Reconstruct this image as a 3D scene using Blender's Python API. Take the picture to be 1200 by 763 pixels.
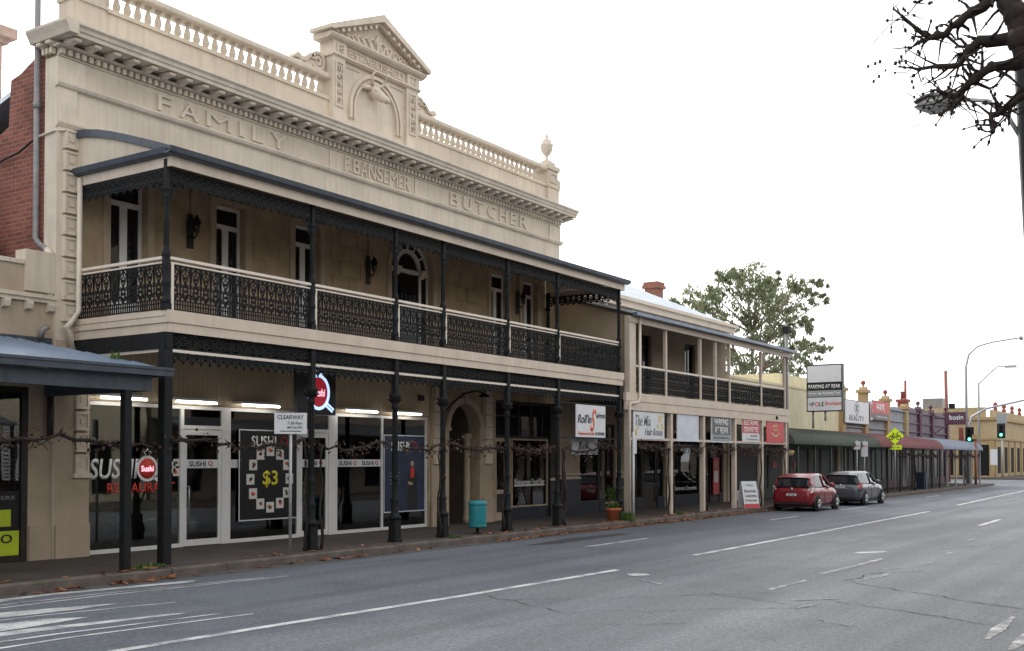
import bpy, bmesh, math, random
from mathutils import Matrix, Vector
PI = math.pi
R = math.radians
random.seed(7)
for o in list(bpy.data.objects):
    bpy.data.objects.remove(o)
S = bpy.context.scene
COL = S.collection

# ------------------------------------------------------------------ camera
cam = bpy.data.cameras.new('camera')
cam.sensor_fit = 'HORIZONTAL'; cam.sensor_width = 36
cam.lens = 36 * 1276.2 / 1200
cam.shift_y = (507.5 - 381.5) / 1200
cam.clip_start = 0.05; cam.clip_end = 3000
camo = bpy.data.objects.new('camera', cam); COL.objects.link(camo)
camo.location = (0, 0, 2.0)
camo.rotation_euler = (PI / 2 + 0.02353, 0, 0.5848 - PI / 2)
S.camera = camo

# ------------------------------------------------------------------ sky and sun: bright overcast, sun veiled behind the buildings
SUN_EL, SUN_AZ = R(34), R(48)      # azimuth measured from +x towards +y
w = bpy.data.worlds.new('World'); S.world = w; w.use_nodes = True
nt = w.node_tree; nt.nodes.clear()
out = nt.nodes.new('ShaderNodeOutputWorld'); bg = nt.nodes.new('ShaderNodeBackground')
sky = nt.nodes.new('ShaderNodeTexSky'); sky.sky_type = 'NISHITA'; sky.sun_disc = False
sky.sun_elevation = SUN_EL; sky.sun_rotation = PI / 2 - SUN_AZ
sky.air_density = 1.0; sky.dust_density = 4.0; sky.ozone_density = 1.0
hs = nt.nodes.new('ShaderNodeHueSaturation'); hs.inputs['Saturation'].default_value = 0.12
mx = nt.nodes.new('ShaderNodeMix'); mx.data_type = 'RGBA'
mx.inputs[0].default_value = 0.62
mx.inputs[7].default_value = (9.0, 9.1, 9.3, 1)        # cloud layer: even white
nt.links.new(sky.outputs[0], hs.inputs['Color'])
nt.links.new(hs.outputs[0], mx.inputs[6])
nt.links.new(mx.outputs[2], bg.inputs['Color'])
bg.inputs['Strength'].default_value = 0.13
nt.links.new(bg.outputs[0], out.inputs['Surface'])
sun = bpy.data.lights.new('sun', 'SUN'); sun.energy = 1.0; sun.angle = R(16); sun.color = (1, .95, .88)
suno = bpy.data.objects.new('sun', sun); COL.objects.link(suno)
sd = Vector((math.cos(SUN_EL) * math.cos(SUN_AZ), math.cos(SUN_EL) * math.sin(SUN_AZ), math.sin(SUN_EL)))
suno.rotation_euler = sd.to_track_quat('Z', 'Y').to_euler()
suno.location = sd * 100
S.view_settings.view_transform = 'Standard'; S.view_settings.look = 'None'
S.view_settings.exposure = 0.72; S.view_settings.gamma = 1.0
S.view_settings.use_curve_mapping = False

# ------------------------------------------------------------------ materials
M = {}
def nodes(name):
    m = bpy.data.materials.new(name); m.use_nodes = True
    t = m.node_tree; b = t.nodes['Principled BSDF']
    M[name] = m
    return m, t, b
def ramp(t, fac, stops):
    r = t.nodes.new('ShaderNodeValToRGB')
    e = r.color_ramp.elements
    while len(e) < len(stops): e.new(.5)
    for q, (p, c) in zip(e, stops):
        q.position = p; q.color = (c[0], c[1], c[2], 1)
    t.links.new(fac, r.inputs[0])
    return r.outputs[0]
def coords(t, scale=(1, 1, 1), kind='Object'):
    tc = t.nodes.new('ShaderNodeTexCoord'); mp = t.nodes.new('ShaderNodeMapping')
    mp.inputs['Scale'].default_value = scale
    t.links.new(tc.outputs[kind], mp.inputs[0])
    return mp.outputs[0]
def noise(t, vec, scale, detail=4, rough=.55):
    n = t.nodes.new('ShaderNodeTexNoise'); n.inputs['Scale'].default_value = scale
    n.inputs['Detail'].default_value = detail; n.inputs['Roughness'].default_value = rough
    t.links.new(vec, n.inputs['Vector'])
    return n.outputs['Fac']
def mixc(t, a, b, fac, mode='MIX'):
    m = t.nodes.new('ShaderNodeMix'); m.data_type = 'RGBA'; m.blend_type = mode
    for sock, v in ((m.inputs[6], a), (m.inputs[7], b), (m.inputs[0], fac)):
        if hasattr(v, 'links'): t.links.new(v, sock)
        elif isinstance(v, (int, float)): sock.default_value = v
        else: sock.default_value = (*v, 1)
    return m.outputs[2]
def mathn(t, op, a, b=None):
    m = t.nodes.new('ShaderNodeMath'); m.operation = op
    for sock, v in ((m.inputs[0], a), (m.inputs[1], b)):
        if v is None: continue
        if hasattr(v, 'links'): t.links.new(v, sock)
        else: sock.default_value = v
    return m.outputs[0]
def bump(t, b, h, strength=.3, dist=.02):
    n = t.nodes.new('ShaderNodeBump'); n.inputs['Strength'].default_value = strength
    n.inputs['Distance'].default_value = dist
    t.links.new(h, n.inputs['Height']); t.links.new(n.outputs[0], b.inputs['Normal'])
def pm(name, col, rough=.6, var=.18, scale=3.0, bmp=.12, metal=0, streak=0, spec=.4, fine=40):
    """painted / plain surface: base colour with uneven wear, fine relief, optional rain streaks"""
    m, t, b = nodes(name)
    v = coords(t)
    n1 = noise(t, v, scale, 5)
    dk = tuple(c * (1 - var) for c in col); lt = tuple(min(1, c * (1 + var * .6)) for c in col)
    c = ramp(t, n1, [(.3, dk), (.7, lt)])
    if streak:
        sv = coords(t, (5, 5, .35))
        n2 = noise(t, sv, 2.2, 5, .6)
        k = ramp(t, n2, [(.45, (1, 1, 1)), (.75, (1 - streak,) * 3)])
        c = mixc(t, c, k, 1.0, 'MULTIPLY')
    t.links.new(c, b.inputs['Base Color'])
    b.inputs['Roughness'].default_value = rough; b.inputs['Metallic'].default_value = metal
    b.inputs['Specular IOR Level'].default_value = spec
    if bmp:
        bump(t, b, noise(t, v, fine, 4), bmp, .01)
    return m
pm('cream_warm', (.60, .48, .32), .75, .12, 1.5, .2, streak=.1)
pm('cream', (.65, .56, .445), .75, .15, .9, .3, streak=.18)
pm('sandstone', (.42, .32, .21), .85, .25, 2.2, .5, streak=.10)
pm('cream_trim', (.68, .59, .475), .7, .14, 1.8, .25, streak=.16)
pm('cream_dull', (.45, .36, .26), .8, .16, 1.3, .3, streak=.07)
pm('fascia', (.62, .52, .42), .55, .10, 2.0, .08, streak=.12)
pm('rail_paint', (.72, .64, .55), .5, .10, 5, .05)
pm('white_frame', (.74, .73, .71), .4, .06, 4, .03)
pm('iron', (.013, .014, .015), .65, .35, 9, .2, spec=.22)
pm('iron_lace', (.014, .015, .016), .7, .3, 12, .1, spec=.2)
pm('slate_paint', (.060, .075, .095), .4, .25, 4, .1, streak=.25)
pm('slate_roof', (.145, .20, .28), .35, .2, 2, .1, streak=.25)
pm('galv', (.60, .65, .70), .38, .14, 2, .08, metal=.35, streak=.15)
pm('chimney_pink', (.50, .36, .29), .85, .2, 5, .3)
pm('chimney_brick', (.28, .12, .085), .85, .3, 8, .4)
pm('terracotta', (.45, .13, .055), .75, .25, 9, .2)
pm('grey_pipe', (.26, .25, .25), .5, .25, 6, .1, streak=.3)
pm('cream_pipe', (.66, .58, .48), .5, .1, 6, .05)
pm('asphalt_dark', (.045, .045, .048), .9, .3, 5, .4)
pm('crack', (.012, .012, .012), .95, .2, 20, .1)
pm('dark_timber', (.030, .024, .020), .5, .35, 5, .15)
pm('navy', (.022, .030, .042), .4, .3, 4, .05)
pm('stripe', (.6, .55, .45), .5, .1, 4, .05)
pm('sign_white', (.66, .67, .69), .4, .08, 3, 0)
pm('sign_grey', (.10, .11, .115), .4, .1, 3, 0)
pm('sign_midgrey', (.30, .32, .33), .4, .1, 3, 0)
pm('sign_black', (.012, .012, .014), .35, .1, 3, 0)
pm('sign_red', (.55, .055, .065), .4, .08, 3, 0)
pm('ink', (.02, .02, .022), .5, .1, 3, 0)
pm('ink_grey', (.22, .24, .26), .5, .1, 3, 0)
pm('ink_red', (.62, .045, .03), .5, .1, 3, 0)
pm('ink_orange', (.75, .13, .03), .5, .1, 3, 0)
pm('ink_white', (.8, .8, .78), .5, .06, 3, 0)
pm('ink_yellow', (.80, .70, .04), .5, .06, 3, 0)
pm('gold_print', (.62, .52, .26), .5, .3, 5, 0)
pm('pale_blue', (.60, .64, .72), .4, .15, 2, 0)
pm('poster_blue', (.03, .045, .09), .35, .3, 2, 0)
pm('lime', (.50, .62, .03), .4, .1, 3, 0)
pm('teal', (.025, .24, .27), .4, .15, 5, .05)
pm('diamond_yellow', (.75, .95, .02), .4, .05, 3, 0)
pm('green_awning', (.060, .075, .055), .55, .2, 3, .1, streak=.2)
pm('green_frame', (.030, .055, .032), .5, .2, 4, .05)
pm('maroon_awning', (.24, .085, .09), .6, .15, 3, .1, streak=.2)
pm('blue_awning', (.30, .34, .41), .5, .12, 3, .1, streak=.2)
pm('pale_yellow', (.70, .63, .43), .8, .1, 1.4, .2, streak=.2)
pm('ochre', (.42, .30, .15), .75, .12, 2, .15, streak=.2)
pm('hotel_ochre', (.46, .35, .20), .75, .14, 1, .15, streak=.15)
pm('parapet_grey', (.32, .33, .35), .75, .12, 1.5, .15, streak=.25)
pm('parapet_purple', (.22, .175, .205), .75, .12, 1.5, .15, streak=.25)
pm('plum', (.10, .04, .065), .5, .15, 3, .05)
pm('purple', (.10, .04, .14), .6, .15, 3, .05)
pm('brick_red_ball', (.30, .08, .06), .6, .2, 6, .1)
pm('pole_grey', (.42, .43, .43), .45, .15, 8, .08, metal=.4)
pm('pole_rust', (.30, .11, .09), .6, .25, 5, .15)
pm('tyre', (.018, .018, .018), .85, .2, 20, .2)
pm('rim', (.48, .49, .50), .3, .12, 8, 0, metal=.7)
pm('black_plastic', (.02, .02, .021), .55, .15, 10, .08)
pm('bark_dark', (.035, .026, .022), .9, .35, 9, .5)
pm('bark_gum', (.34, .28, .23), .85, .35, 3, .3)
pm('bark_vine', (.032, .024, .020), .95, .35, 14, .5)
pm('timber_and_passage_shade', (.16, .13, .10), .7, .2, 3, .1)
pm('inside_wall', (.27, .24, .20), .8, .2, 2, .05)
pm('inside_floor', (.24, .21, .18), .5, .2, 3, .05)
pm('inside_cream', (.40, .36, .26), .7, .12, 2, .05)
pm('table_wood', (.22, .13, .07), .5, .25, 6, .05)
pm('opposite_render', (.52, .45, .33), .8, .12, 1.3, .2, streak=.2)
pm('opposite_dark', (.22, .18, .145), .8, .2, 2, .1)
pm('pink_tub', (.35, .10, .18), .6, .15, 5, .05)
pm('skin', (.50, .30, .22), .6, .1, 5, 0)
pm('food_white', (.70, .68, .64), .5, .1, 30, 0)

def paint_car(name, col):
    m, t, b = nodes(name)
    c = ramp(t, noise(t, coords(t), 2.5, 3), [(.3, tuple(x * .92 for x in col)), (.7, col)])
    t.links.new(c, b.inputs['Base Color'])
    b.inputs['Metallic'].default_value = .25
    r = ramp(t, noise(t, coords(t), 6, 4), [(.3, (.25,) * 3), (.75, (.40,) * 3)])
    t.links.new(r, b.inputs['Roughness'])
    b.inputs['Coat Weight'].default_value = .6; b.inputs['Coat Roughness'].default_value = .08
paint_car('car_red', (.25, .012, .020))
paint_car('car_grey', (.082, .093, .106))

def emit(name, col, s):
    m, t, b = nodes(name)
    b.inputs['Base Color'].default_value = (*col, 1)
    b.inputs['Emission Color'].default_value = (*col, 1)
    b.inputs['Emission Strength'].default_value = s
emit('tube_light', (1, .96, .86), 9.0)
emit('signal_green', (.10, 1.0, .55), 3.0)
emit('neon_blue', (.45, .62, 1.0), .8)
emit('neon_red', (.40, .015, .03), .30)
emit('neon_pink', (.9, .55, .65), .8)

def tail(name, col):
    m, t, b = nodes(name)
    c = ramp(t, noise(t, coords(t), 30, 2), [(.3, tuple(x * .7 for x in col)), (.7, col)])
    t.links.new(c, b.inputs['Base Color'])
    b.inputs['Roughness'].default_value = .12; b.inputs['Coat Weight'].default_value = 1
tail('tail_red', (.45, .02, .02)); tail('tail_clear', (.7, .68, .66)); tail('lamp_glass', (.55, .56, .53))

# dark glass that is opaque (upper storey, cars)
def dark_glass(name, col, rough=.04):
    m, t, b = nodes(name)
    v = coords(t)
    c = ramp(t, noise(t, v, 1.3, 3), [(.3, tuple(x * .6 for x in col)), (.7, tuple(x * 1.4 for x in col))])
    t.links.new(c, b.inputs['Base Color'])
    b.inputs['Roughness'].default_value = rough
    b.inputs['Specular IOR Level'].default_value = .5 if rough < .2 else .2
    bump(t, b, noise(t, v, .9, 2), .06, .05)
dark_glass('pane_dark', (.012, .012, .013)); dark_glass('car_glass', (.02, .024, .028), .03)
dark_glass('pane_far', (.02, .02, .021), .25)
# shop glass: clear pane that mirrors the other side of the street
m, t, b = nodes('shop_glass')
t.nodes.remove(b)
lw = t.nodes.new('ShaderNodeFresnel'); lw.inputs['IOR'].default_value = 1.55
v = coords(t)
bp = t.nodes.new('ShaderNodeBump'); bp.inputs['Strength'].default_value = .05; bp.inputs['Distance'].default_value = .05
t.links.new(noise(t, v, .8, 2), bp.inputs['Height'])
gl = t.nodes.new('ShaderNodeBsdfGlossy'); gl.inputs['Roughness'].default_value = .02
t.links.new(bp.outputs[0], gl.inputs['Normal'])
tr = t.nodes.new('ShaderNodeBsdfTransparent'); tr.inputs['Color'].default_value = (.62, .66, .64, 1)
ms = t.nodes.new('ShaderNodeMixShader')
t.links.new(mathn(t, 'ADD', lw.outputs[0], .06), ms.inputs[0])
t.links.new(tr.outputs[0], ms.inputs[1]); t.links.new(gl.outputs[0], ms.inputs[2])
t.links.new(ms.outputs[0], t.nodes['Material Output'].inputs['Surface'])

# asphalt of the carriageway
m, t, b = nodes('asphalt')
v = coords(t)
big = noise(t, v, .16, 5, .6)
c = ramp(t, big, [(.3, (.122, .130, .146)), (.7, (.168, .176, .190))])
lane = noise(t, coords(t, (.05, 1.1, 1)), 1.0, 3, .5)          # worn wheel tracks along the street
c = mixc(t, c, ramp(t, lane, [(.35, (.78,) * 3), (.65, (1.12,) * 3)]), 1.0, 'MULTIPLY')
pat = noise(t, coords(t, (.09, .35, 1)), 1.0, 2, .4)
c = mixc(t, c, ramp(t, pat, [(.44, (1, 1, 1)), (.47, (.88, .885, .90))]), 1.0, 'MULTIPLY')
gr = noise(t, v, 55, 3, .7)
c = mixc(t, c, ramp(t, gr, [(.32, (.5,) * 3), (.5, (1,) * 3), (.70, (1.6,) * 3)]), .9, 'MULTIPLY')
g2 = noise(t, v, 14, 6, .8)
c = mixc(t, c, ramp(t, g2, [(.36, (.62,) * 3), (.5, (1,) * 3), (.64, (1.42,) * 3)]), .8, 'MULTIPLY')
vo = t.nodes.new('ShaderNodeTexVoronoi'); vo.inputs['Scale'].default_value = 75
t.links.new(v, vo.inputs['Vector'])
sp = ramp(t, vo.outputs['Color'], [(.75, (1, 1, 1)), (.92, (1.7, 1.7, 1.65))])
c = mixc(t, c, sp, .6, 'MULTIPLY')
tcy = t.nodes.new('ShaderNodeTexCoord'); sy_ = t.nodes.new('ShaderNodeSeparateXYZ'); t.links.new(tcy.outputs['Object'], sy_.inputs[0])
edge = mathn(t, 'ADD', sy_.outputs['Y'], mathn(t, 'MULTIPLY', noise(t, v, .8, 4), .5))
c = mixc(t, c, ramp(t, mathn(t, 'MULTIPLY', mathn(t, 'SUBTRACT', edge, 9.2), 1.0), [(.0, (1.06, 1.05, 1.03)), (.6, (.86, .885, .915))]), 1.0, 'MULTIPLY')     # newer, bluer surfacing on the shop side
st = noise(t, v, .55, 5, .65)
c = mixc(t, c, ramp(t, st, [(.55, (1, 1, 1)), (.75, (.72, .72, .73))]), 1.0, 'MULTIPLY')
t.links.new(c, b.inputs['Base Color'])
b.inputs['Roughness'].default_value = .78; b.inputs['Specular IOR Level'].default_value = .35
bump(t, b, gr, .5, .01)

# worn road paint
m, t, b = nodes('road_paint')
v = coords(t)
wear = mathn(t, 'ADD', mathn(t, 'MULTIPLY', noise(t, v, 2.2, 4), .6), mathn(t, 'MULTIPLY', noise(t, v, 38, 4, .7), .5))
c = ramp(t, wear, [(.47, (.62, .62, .61)), (.56, (.46, .46, .46)), (.66, (.19, .19, .195))])
t.links.new(c, b.inputs['Base Color']); b.inputs['Roughness'].default_value = .7
bump(t, b, noise(t, v, 55, 3), .4, .01)
m, t, b = nodes('road_paint_faded')
v = coords(t)
wear = mathn(t, 'ADD', mathn(t, 'MULTIPLY', noise(t, v, 3.5, 4), .7), mathn(t, 'MULTIPLY', noise(t, v, 30, 4, .7), .5))
c = ramp(t, wear, [(.46, (.55, .55, .54)), (.55, (.33, .33, .33)), (.62, (.16, .16, .163))])
t.links.new(c, b.inputs['Base Color']); b.inputs['Roughness'].default_value = .75

# footpath: brownish bitumen and pavers with stains
m, t, b = nodes('footpath')
v = coords(t)
c = ramp(t, noise(t, v, .7, 6, .65), [(.3, (.042, .034, .029)), (.7, (.085, .068, .056))])
c = mixc(t, c, ramp(t, noise(t, v, 30, 3), [(.35, (.7,) * 3), (.65, (1.25,) * 3)]), .8, 'MULTIPLY')
t.links.new(c, b.inputs['Base Color']); b.inputs['Roughness'].default_value = .85
bump(t, b, noise(t, v, 30, 3), .4, .01)
pm('kerb_stone', (.12, .10, .085), .85, .35, 3.5, .5)
pm('gutter', (.10, .095, .09), .85, .3, 2, .4)
pm('earth', (.20, .18, .15), .95, .3, .2, .2)
# brick side wall (bricks a few pixels long)
m, t, b = nodes('brick')
tc = t.nodes.new('ShaderNodeTexCoord'); sx = t.nodes.new('ShaderNodeSeparateXYZ'); cx = t.nodes.new('ShaderNodeCombineXYZ')
t.links.new(tc.outputs['Object'], sx.inputs[0])
t.links.new(mathn(t, 'ADD', sx.outputs['X'], sx.outputs['Y']), cx.inputs[0]); t.links.new(sx.outputs['Z'], cx.inputs[1])
bk = t.nodes.new('ShaderNodeTexBrick')
bk.inputs['Scale'].default_value = 1.0; bk.inputs['Brick Width'].default_value = .24; bk.inputs['Row Height'].default_value = .086
bk.inputs['Mortar Size'].default_value = .008; bk.inputs['Mortar Smooth'].default_value = .3
bk.inputs['Color1'].default_value = (.30, .095, .06, 1); bk.inputs['Color2'].default_value = (.20, .062, .045, 1)
bk.inputs['Mortar'].default_value = (.30, .22, .18, 1)
t.links.new(cx.outputs[0], bk.inputs['Vector'])
c = mixc(t, bk.outputs['Color'], ramp(t, noise(t, coords(t), 1.1, 5), [(.35, (.7, .68, .66)), (.7, (1.15,) * 3)]), 1.0, 'MULTIPLY')
t.links.new(c, b.inputs['Base Color']); b.inputs['Roughness'].default_value = .9
inv = mathn(t, 'SUBTRACT', 1.0, bk.outputs['Fac'])
bump(t, b, inv, .6, .015)
# leaves
def leaf(name, c0, c1, trans=.25):
    m, t, b = nodes(name)
    g = t.nodes.new('ShaderNodeNewGeometry')
    c = ramp(t, g.outputs['Random Per Island'], [(0, c0), (1, c1)])
    t.links.new(c, b.inputs['Base Color']); b.inputs['Roughness'].default_value = .55
    b.inputs['Transmission Weight'].default_value = 0
    tl = t.nodes.new('ShaderNodeBsdfTranslucent'); t.links.new(c, tl.inputs['Color'])
    mx = t.nodes.new('ShaderNodeMixShader'); mx.inputs[0].default_value = trans
    t.links.new(b.outputs[0], mx.inputs[1]); t.links.new(tl.outputs[0], mx.inputs[2])
    t.links.new(mx.outputs[0], t.nodes['Material Output'].inputs['Surface'])
leaf('gum_leaf', (.14, .165, .085), (.30, .33, .19), .5)
leaf('dry_leaf', (.20, .065, .03), (.42, .19, .09), .2)
leaf('vine_leaf', (.045, .028, .022), (.13, .07, .05), .2)
leaf('green_leaf', (.045, .10, .022), (.12, .22, .04), .3)

# ------------------------------------------------------------------ mesh builder and object helpers
def cell_normal_fix(me):
    bm = bmesh.new(); bm.from_mesh(me)
    bmesh.ops.recalc_face_normals(bm, faces=bm.faces)
    bm.to_mesh(me); bm.free()
class MB:
    def __init__(s): s.v = []; s.f = []; s.sm = []
    def add(s, vs, fs, smooth=False):
        n = len(s.v); s.v += [tuple(p) for p in vs]
        s.f += [tuple(i + n for i in f) for f in fs]; s.sm += [smooth] * len(fs)
        return s
    def box(s, x0, x1, y0, y1, z0, z1):
        return s.add([(x0, y0, z0), (x1, y0, z0), (x1, y1, z0), (x0, y1, z0), (x0, y0, z1), (x1, y0, z1), (x1, y1, z1), (x0, y1, z1)],
                     [(0, 3, 2, 1), (4, 5, 6, 7), (0, 1, 5, 4), (1, 2, 6, 5), (2, 3, 7, 6), (3, 0, 4, 7)])
    def prism(s, pts, ax, a, b, smooth=False):
        n = len(pts)
        def P(p, k):
            return (k, p[0], p[1]) if ax == 'x' else (p[0], k, p[1]) if ax == 'y' else (p[0], p[1], k)
        vs = [P(p, a) for p in pts] + [P(p, b) for p in pts]
        s.add(vs, [(i, (i + 1) % n, n + (i + 1) % n, n + i) for i in range(n)], smooth)
        k = len(s.v) - 2 * n
        s.f += [tuple(range(k, k + n)), tuple(range(k + 2 * n - 1, k + n - 1, -1))]; s.sm += [False, False]
        return s
    def lathe(s, cx, cy, prof, seg=12, z0=0, axis='z', smooth=True):
        vs = []; fs = []
        for r, z in prof:
            for i in range(seg):
                a = 2 * PI * i / seg + PI / seg
                c, d = r * math.cos(a), r * math.sin(a)
                if axis == 'z': vs.append((cx + c, cy + d, z0 + z))
                elif axis == 'y': vs.append((cx + c, z0 + z, cy + d))
                else: vs.append((z0 + z, cx + c, cy + d))
        m = len(prof)
        for j in range(m - 1):
            for i in range(seg):
                fs.append((j * seg + i, j * seg + (i + 1) % seg, (j + 1) * seg + (i + 1) % seg, (j + 1) * seg + i))
        s.add(vs, fs, smooth)
        k = len(s.v) - m * seg
        s.f += [tuple(range(k + seg - 1, k - 1, -1)), tuple(range(k + (m - 1) * seg, k + m * seg))]; s.sm += [False, False]
        return s
    def tube(s, pts, r, seg=8, smooth=True):
        pts = [Vector(p) for p in pts]; n = len(pts)
        rs = r if isinstance(r, (list, tuple)) else [r] * n
        vs = []; up = None
        for i, p in enumerate(pts):
            d = (pts[min(i + 1, n - 1)] - pts[max(i - 1, 0)])
            d = d.normalized() if d.length > 1e-9 else Vector((0, 0, 1))
            if up is None:
                up = Vector((0, 0, 1)) if abs(d.z) < .9 else Vector((1, 0, 0))
            a = d.cross(up)
            if a.length < 1e-4: a = d.cross(Vector((.3, 1, .2)))
            a.normalize(); b2 = d.cross(a).normalized(); up = -b2 if b2.dot(up) < 0 else b2
            for k in range(seg):
                t_ = 2 * PI * k / seg + PI / seg
                vs.append(p + a * (rs[i] * math.cos(t_)) + up * (rs[i] * math.sin(t_)))
        fs = [(j * seg + i, j * seg + (i + 1) % seg, (j + 1) * seg + (i + 1) % seg, (j + 1) * seg + i) for j in range(n - 1) for i in range(seg)]
        s.add(vs, fs, smooth)
        k = len(s.v) - n * seg
        s.f += [tuple(range(k + seg - 1, k - 1, -1)), tuple(range(k + (n - 1) * seg, k + n * seg))]; s.sm += [False, False]
        return s
    def stroke(s, pl, hw, th, mp):
        """flat bar that follows a polyline (u, z); mp(u, d, z) puts it in the world"""
        n = len(pl)
        if n < 2: return s
        vs = []
        for i, (u, z) in enumerate(pl):
            a = pl[max(i - 1, 0)]; b2 = pl[min(i + 1, n - 1)]
            dx, dz = b2[0] - a[0], b2[1] - a[1]; l = math.hypot(dx, dz) or 1
            nx, nz = -dz / l * hw, dx / l * hw
            vs += [mp(u + nx, -th, z + nz), mp(u - nx, -th, z - nz), mp(u - nx, th, z - nz), mp(u + nx, th, z + nz)]
        fs = []
        for i in range(n - 1):
            k = i * 4
            for q in range(4): fs.append((k + q, k + (q + 1) % 4, k + 4 + (q + 1) % 4, k + 4 + q))
        fs += [(0, 3, 2, 1), tuple((n - 1) * 4 + q for q in (0, 1, 2, 3))]
        return s.add(vs, fs)
    def mesh(s, name, mat):
        me = bpy.data.meshes.new(name)
        me.from_pydata(s.v, [], s.f)
        me.polygons.foreach_set('use_smooth', s.sm)
        me.materials.append(M[mat]); me.update()
        cell_normal_fix(me)
        return me
    def build(s, name, mat, parent=None, **kw):
        return place(s.mesh(name, mat), name, parent, **kw)
def WM(o):
    return (WM(o.parent) @ o.matrix_parent_inverse @ o.matrix_basis) if o.parent else o.matrix_basis.copy()
def place(me, name, parent=None, loc=None, rot=None, scale=None, local=False, kind=None, label=None):
    """link a mesh; coordinates are world coordinates unless local (then they are the parent's own)"""
    o = bpy.data.objects.new(name, me); COL.objects.link(o)
    if loc is not None: o.location = loc
    if rot is not None: o.rotation_euler = rot
    if scale is not None: o.scale = scale
    if parent is not None:
        o.parent = parent
        if not local: o.matrix_parent_inverse = WM(parent).inverted()
    if kind: o['kind'] = kind
    if label: o['label'] = label
    return o
def thing(name, label, cat, loc=(0, 0, 0), rz=0, group=None):
    o = bpy.data.objects.new(name, None); COL.objects.link(o)
    o.empty_display_size = .2; o.location = loc; o.rotation_euler = (0, 0, rz)
    o['label'] = label; o['category'] = cat
    if group: o['group'] = group
    return o
def tag(o, label, cat, group=None):
    o['label'] = label; o['category'] = cat
    if group: o['group'] = group
    return o
def struct(o): o['kind'] = 'structure'; return o
def dup(root, loc, rz=None, label=None):
    r = root.copy(); COL.objects.link(r); r.location = loc
    if rz is not None: r.rotation_euler = (0, 0, rz)
    if label: r['label'] = label
    def cp(src, dst):
        for ch in [c for c in bpy.data.objects if c.parent == src]:
            c = ch.copy(); COL.objects.link(c); c.parent = dst; cp(ch, c)
    cp(root, r)
    return r
def X(x, y0, z0):   # lace running along the street
    return lambda u, d, z: (x + u, y0 + d, z0 + z)
def Yd(x, y0, z0):  # lace running away from the street
    return lambda u, d, z: (x + d, y0 + u, z0 + z)
def circ(cx, cz, r, n=10, a0=0, a1=2 * PI, ry=None):
    return [(cx + r * math.cos(a0 + (a1 - a0) * i / n), cz + (ry or r) * math.sin(a0 + (a1 - a0) * i / n)) for i in range(n + 1)]
def wall_open(mb, x0, x1, z0, z1, ops, y0, y1):
    """front wall (facing -y) with rectangular openings and their reveals"""
    xs = sorted({x0, x1, *[min(max(q, x0), x1) for o in ops for q in o[:2]]}); zs = sorted({z0, z1, *[min(max(q, z0), z1) for o in ops for q in o[2:4]]})
    def opn(i, j):
        if i < 0 or j < 0 or i >= len(xs) - 1 or j >= len(zs) - 1: return None
        cx, cz = (xs[i] + xs[i + 1]) / 2, (zs[j] + zs[j + 1]) / 2
        return any(o[0] < cx < o[1] and o[2] < cz < o[3] for o in ops)
    for i in range(len(xs) - 1):
        for j in range(len(zs) - 1):
            if opn(i, j): continue
            a, b_, c, d = xs[i], xs[i + 1], zs[j], zs[j + 1]
            mb.add([(a, y0, c), (b_, y0, c), (b_, y0, d), (a, y0, d)], [(0, 1, 2, 3)])
            mb.add([(a, y1, c), (b_, y1, c), (b_, y1, d), (a, y1, d)], [(3, 2, 1, 0)])
            for di, dj, e in ((-1, 0, ((a, c), (a, d))), (1, 0, ((b_, c), (b_, d))), (0, -1, ((a, c), (b_, c))), (0, 1, ((a, d), (b_, d)))):
                q = opn(i + di, j + dj)
                if q is None or q:
                    (p, r), (s_, t_) = e
                    mb.add([(p, y0, r), (s_, y0, t_), (s_, y1, t_), (p, y1, r)], [(0, 1, 2, 3)])
    return mb
_tc = {}
def text_mesh(txt, w, h, mat, ext=.004, shear=0, bold=0):
    """letters as a mesh filling w x h, lying in xz and facing -y, centred on the origin"""
    cu = bpy.data.curves.new('t', 'FONT'); cu.body = txt; cu.size = 1; cu.shear = shear
    cu.align_x = 'CENTER'; cu.resolution_u = 3; cu.offset = bold
    ob = bpy.data.objects.new('t', cu); COL.objects.link(ob)
    dg = bpy.context.evaluated_depsgraph_get()
    me = bpy.data.meshes.new_from_object(ob.evaluated_get(dg))
    bpy.data.objects.remove(ob); bpy.data.curves.remove(cu)
    bm = bmesh.new(); bm.from_mesh(me)
    xs = [v.co.x for v in bm.verts]; ys = [v.co.y for v in bm.verts]
    if not xs: xs = ys = [0, 1]
    sx = w / max(1e-6, max(xs) - min(xs)); sy = h / max(1e-6, max(ys) - min(ys))
    cx, cy = (max(xs) + min(xs)) / 2, (max(ys) + min(ys)) / 2
    r = bmesh.ops.extrude_face_region(bm, geom=bm.faces[:])
    top = {g for g in r['geom'] if isinstance(g, bmesh.types.BMVert)}
    for v in bm.verts:
        x, y = (v.co.x - cx) * sx, (v.co.y - cy) * sy
        v.co = (x, -ext if v in top else 0, y)
    bmesh.ops.recalc_face_normals(bm, faces=bm.faces)
    bm.to_mesh(me); bm.free()
    me.materials.clear(); me.materials.append(M[mat]); me.name = 'lettering'
    return me
def letters(txt, w, h, mat, loc, parent, ext=.004, shear=0, rot=None, local=False, name='lettering'):
    return place(text_mesh(txt, w, h, mat, ext, shear, .018 if 'M' not in txt else .008), name, parent, loc=loc, rot=rot, local=local)
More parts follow.
